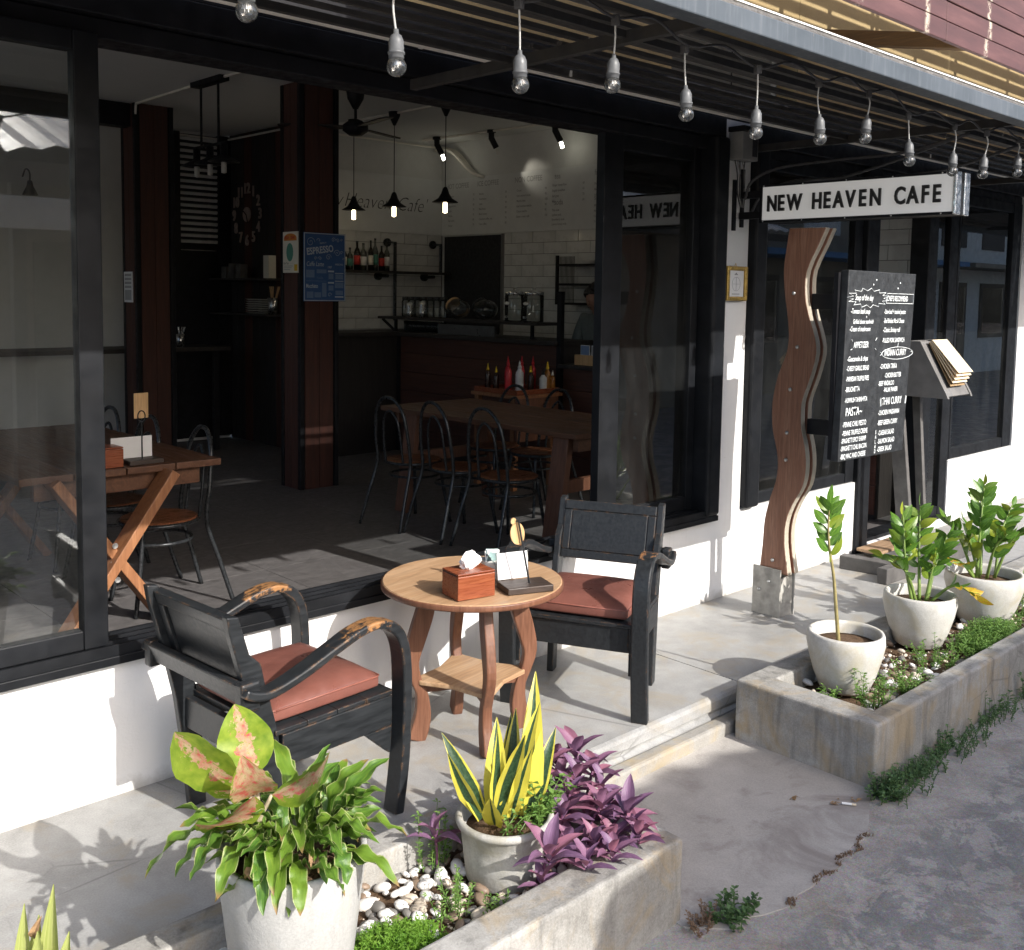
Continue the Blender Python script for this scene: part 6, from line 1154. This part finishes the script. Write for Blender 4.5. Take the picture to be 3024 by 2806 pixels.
# louvre panel, clock and kitchen shelves at the back
LV = thing('louvre_panel', 'black framed panel of white louvre slats on the rear wall', 'louvre', (4.95, 9.97, 1.0)); m = MB(); m.box(4.69, 4.75, 9.94, 9.999, .05, 3.18); m.box(5.17, 5.31, 9.94, 9.999, .05, 3.18); m.box(4.7505, 5.1695, 9.95, 9.999, 2.0, 2.06); m.box(4.7505, 5.1695, 9.95, 9.999, .05, 1.99); m.build('frame', 'black_paint', LV); B(4.751, 5.169, 9.985, 9.998, 2.061, 3.17).build('backing', 'dark_void', LV)
ls = None
for k in range(18):
    zz_ = 2.085+k*.061
    if ls is None: ls = MB().obox((0,0,0), (.414, .02, .030), Matrix.Rotation(R_(20), 3, 'X')).build('slat', 'tile_white', LV, local=True); ls.location = Vector((4.96, 9.972, zz_))-ORG[LV.name]
    else: inst(ls, LV, (4.96, 9.972, zz_))
CK = thing('wall_clock', 'large wall clock of cut out numerals on the dark plank wall', 'clock', (5.3, 9.59, 2.366))
for k in range(1, 13): 
    a = R_(90-30*k); text(str(k), .15, 'clock_beige', CK, (5.30, 9.59-.265*math.cos(a), 2.366+.265*math.sin(a)-.05), (0,-1,0), (0,0,1), 'numeral', .006, .9, .003, 'CENTER')
o = MB().lathe([(.0001,0),(.075,0),(.075,.012),(.0001,.013)], 24).build('hub', 'clock_beige', CK, local=True); o.rotation_euler = (0, R_(-90), 0); o.location = (.005, 0, 0)
MB().beam((5.29, 9.59, 2.366), (5.29, 9.56, 2.28), .012, .004, (1,0,0)).build('hand', 'black_paint', CK); MB().beam((5.286, 9.59, 2.366), (5.286, 9.64, 2.40), .012, .004, (1,0,0)).build('hand', 'black_paint', CK)
KS = thing('wall_shelf', 'dark shelves with plates and utensils under the clock', 'shelf', (5.2, 9.3, 1.3))
for zz_ in (1.36, 1.71): B(5.05, 5.318, 8.77, 9.93, zz_-.02, zz_).build('board', 'black_wood', KS)
for y in (9.05, 9.25): 
    for i in range(7): MB().lathe([(.0001,0),(.05,0),(.085,.014),(.0001,.015)], 12, (5.18, y, 1.361+i*.022)).build('plate', 'white_plastic', KS)
MB().lathe([(.0001,0),(.045,0),(.05,.16),(.044,.16),(.04,.01)], 12, (5.17, 8.86, 1.361)).build('utensil_pot', 'alu', KS, smooth=True)
for i in range(6): MB().tube([(5.17, 8.86, 1.40), (5.17+rg.uniform(-.06,.06), 8.86+rg.uniform(-.08,.08), 1.63)], .006, 5).build('utensil', 'ply', KS)
for y, h in ((9.75,.12),(9.6,.15),(9.45,.14),(8.9,.22)): B(5.12, 5.2, y-.05, y+.05, 1.711, 1.711+h).build('storage_box', 'paper_warm' if h > .2 else 'grey_wood', KS)
HT = thing('high_table', 'dark high table and bench at the back left of the cafe', 'table', (4.0, 9.3, ZI)); B(2.5, 4.9, 9.2, 9.7, 1.0, 1.04).build('top', 'black_wood', HT)
for x in (2.6, 3.6, 4.75): B(x, x+.05, 9.25, 9.3, ZI, .999).build('leg', 'black_paint', HT)
ct_ = thing('cutlery_cup', 'steel cutlery cup on the dark high table', 'cup', (4.45, 9.35, 1.041)); MB().lathe([(.0001,0),(.035,0),(.04,.12),(.034,.12),(.03,.008)], 12).build('cup', 'alu', ct_, local=True, smooth=True)
for i in range(7): MB().tube([(0,0,.03), (rg.uniform(-.05,.05), rg.uniform(-.05,.05), .19)], .004, 5).build('cutlery', 'alu', ct_, local=True)
# things behind the right hand windows
sn = thing('snack_bags', 'green snack packets hung behind the far right window', 'snacks', (7.4, 3.55, .78))
for i in range(4): MB().blob((7.36+i*.03, 3.5+i*.05, .86), (.055,.02,.085), i, 10, 8, .06).build('packet', 'snack_green' if i % 2 == 0 else 'plastic_yellow', sn, smooth=True)
B(7.28, 8.3, 3.42, 3.75, .745, .775).build('shelf', 'black_wood', sn)
bx = thing('cardboard_box', 'cardboard box with black cable inside the far right window', 'box', (7.75, 3.5, .46)); B(7.55, 7.95, 3.42, 3.68, .5, .66).build('carton', 'cardboard', bx, bevel=.003); B(7.55, 7.95, 3.42, 3.68, .40, .499).build('stand', 'grey_wood', bx); MB().tube(smoothpath([(7.6,3.41,.68),(7.65,3.39,.55),(7.75,3.38,.49),(7.85,3.40,.58),(7.86,3.5,.68)], 6), .007, 6).build('cable', 'conduit', bx, smooth=True)
pay = thing('window_sign', 'white panel with the words & PAY behind the window', 'sign', (5.6, 3.35, 1.9)); B(5.25, 5.85, 3.34, 3.345, 1.83, 1.95).build('panel', 'board_white', pay); text('& PAY', .075, 'print_dark', pay, (5.52, 3.338, 1.865), (1,0,0), (0,0,1), 'lettering', 0, .9, .001)
yn = thing('notice', 'yellow notice sticker inside the window behind the blackboard', 'notice', (5.6, 3.3, 1.4)); B(5.66, 5.78, 3.29, 3.294, 1.36, 1.50).build('sheet', 'print_yellow', yn); m = MB()
for i in range(4): m.box(5.675, 5.74, 3.2885, 3.2898, 1.385+.028*i, 1.393+.028*i)
m.build('printed_lines', 'print_dark', yn)
dl = thing('pendant_lamp', 'pendant with glowing orange bulb behind the window over the sign', 'pendant lamp', (5.3, 3.7, 2.25)); MB().lathe([(.11,2.29),(.10,2.30),(.04,2.33),(.03,2.40)], 16, (5.3,3.7,0)).build('shade', 'black_paint', dl, smooth=True); MB().tube([(5.3,3.7,2.4),(5.3,3.7,3.2)], .004, 5).build('cord', 'black_paint', dl); MB().lathe([(.0001,2.22),(.02,2.23),(.022,2.27),(.012,2.30)], 12, (5.3,3.7,0)).build('bulb', 'lamp_orange', dl, smooth=True)
for k, (x, lb) in enumerate(((7.0, 'orange canned drink on the plank cabinet'), (7.0, 'red canned drink on the plank cabinet'))): tag(MB().lathe([(.0001,0),(.032,0),(.034,.006),(.034,.115),(.028,.122),(.0001,.122)], 14).build('drink_can', ['print_orange','plastic_red'][k], org=(0,0,0)), lb, 'can').location = (x, 3.58+k*.09, .936)
# ------------------------------------------------------------------ across the lane (reflected in the glass; its eave shades the lane)
OB = thing('opposite_building', 'low house across the lane with corrugated roof seen reflected in the glass', 'building', (7, -5, -.13))
B(2.6, 14, -8.0, -3.4, -.13, 2.5).build('wall', 'opp_wall', OB); B(3.2, 4.4, -3.4, -3.37, -.13, 2.0).build('door', 'opp_dark', OB); B(5.4, 7.2, -3.4, -3.37, .8, 2.0).build('window', 'opp_white', OB); B(2.5, 3.9, -2.31, -2.27, 2.05, 2.3).build('hanging_board', 'opp_white', OB)
m = MB(); n = 190
vs = []
def eave(x):
    P_ = ((2.23,2.524),(2.6,2.644),(2.94,2.701),(3.2,2.729),(3.6,2.674),(4.1,2.619),(20,2.615))
    for (a_, b_), (c_, d_) in zip(P_, P_[1:]):
        if a_ <= x <= c_: return b_+(d_-b_)*(x-a_)/(c_-a_)
    return P_[0][1]
for i in range(n):
    x = 2.23+i*.062; zo = .016*math.sin(i*math.pi/2); e = eave(x)-.016
    vs += [(x, -2.3, e+zo), (x, -4.9, e+.95+zo), (x, -8.3, e-.2+zo)]
m.add(vs, [(3*i+k, 3*i+3+k, 3*i+4+k, 3*i+1+k) for i in range(n-1) for k in (0, 1)]); o = m.build('roof', 'roof_sheet', OB); o.modifiers.new('t', 'SOLIDIFY').thickness = .012
MB().prism([(2.02,2.094),(2.23,2.51),(2.6,2.58),(14,2.55),(14,2.45),(2.6,2.4)], 'y', -2.36, -2.32).build('fascia', 'opp_dark', OB)
for x in (2.75, 6, 10): B(x, x+.1, -2.6, -2.5, -.13, 2.6).build('post', 'opp_dark', OB)
def tree(label, loc, h, r, seed):
    t = thing('tree', label, 'tree', loc); rr = random.Random(seed); MB().tube(smoothpath([(loc[0],loc[1],loc[2]), (loc[0]+.1,loc[1],loc[2]+h*.3), (loc[0]-.05,loc[1]+.1,loc[2]+h*.6)], 5), [.14-.008*i for i in range(11)], 8).build('trunk', 'twig', t, smooth=True)
    m = MB()
    for i in range(2600):
        d = Vector((rr.gauss(0,1), rr.gauss(0,1), rr.gauss(0,.8))).normalized()*r*rr.random()**.4; p = Vector((loc[0], loc[1], loc[2]+h*.72)) + d; s = rr.uniform(.06,.14); a = Vector((rr.uniform(-1,1), rr.uniform(-1,1), rr.uniform(-.6,.6))).normalized(); b = a.cross(Vector((rr.uniform(-1,1), rr.uniform(-1,1), 1))).normalized()
        m.add([p, p+a*s*.5+b*s*.3, p+a*s, p+a*s*.5-b*s*.3], [(0,1,2,3)])
    m.build('crown', 'leaf_tree', t, uv=True)
tree('bushy tree across the lane reflected in the left window', (0.4, -4.2, -.13), 2.6, .95, 3); tree('bushy tree beside the opposite house reflected in the left window', (1.2, -3.3, -.13), 2.0, .7, 4)
for j, (xa, xb, h, mt, lb) in enumerate(((14.3, 22, 4.2, 'opp_wall', 'tan two storey shop farther along the lane, seen only in the glass'), (22.3, 31, 5.0, 'opp_white', 'white shop house at the far end of the lane, seen only in the glass'), (31.5, 48, 4.6, 'opp_dark', 'dark timber house closing the lane, seen only in the glass'))):
    t = thing('opposite_building', lb, 'building', (xa, -5, -.13)); B(xa, xb, -10, -3.9, -.13, h).build('wall', mt, t); B(xa-.2, xb+.2, -10.2, -3.3, h, h+.15).build('roof', 'opp_dark', t); B(xa, xb, -3.9, -2.9, 2.3, 2.4).build('awning', ['opp_blue', 'opp_wall', 'opp_white'][j], t)
    for k in range(int((xb-xa)/2.2)):
        x = xa+.5+k*2.2; w = B(x, x+1.4, -3.9, -3.86, .7 if k % 2 else -.1, 2.0).build('window', 'opp_dark', t); B(x+.1, x+1.3, -3.858, -3.85, .8, 1.9).build('pane', 'pane', w); B(x, x+1.3, -3.9, -3.87, 2.8, 3.7).build('shutter', 'opp_white' if j != 1 else 'opp_dark', t)
flush_text()
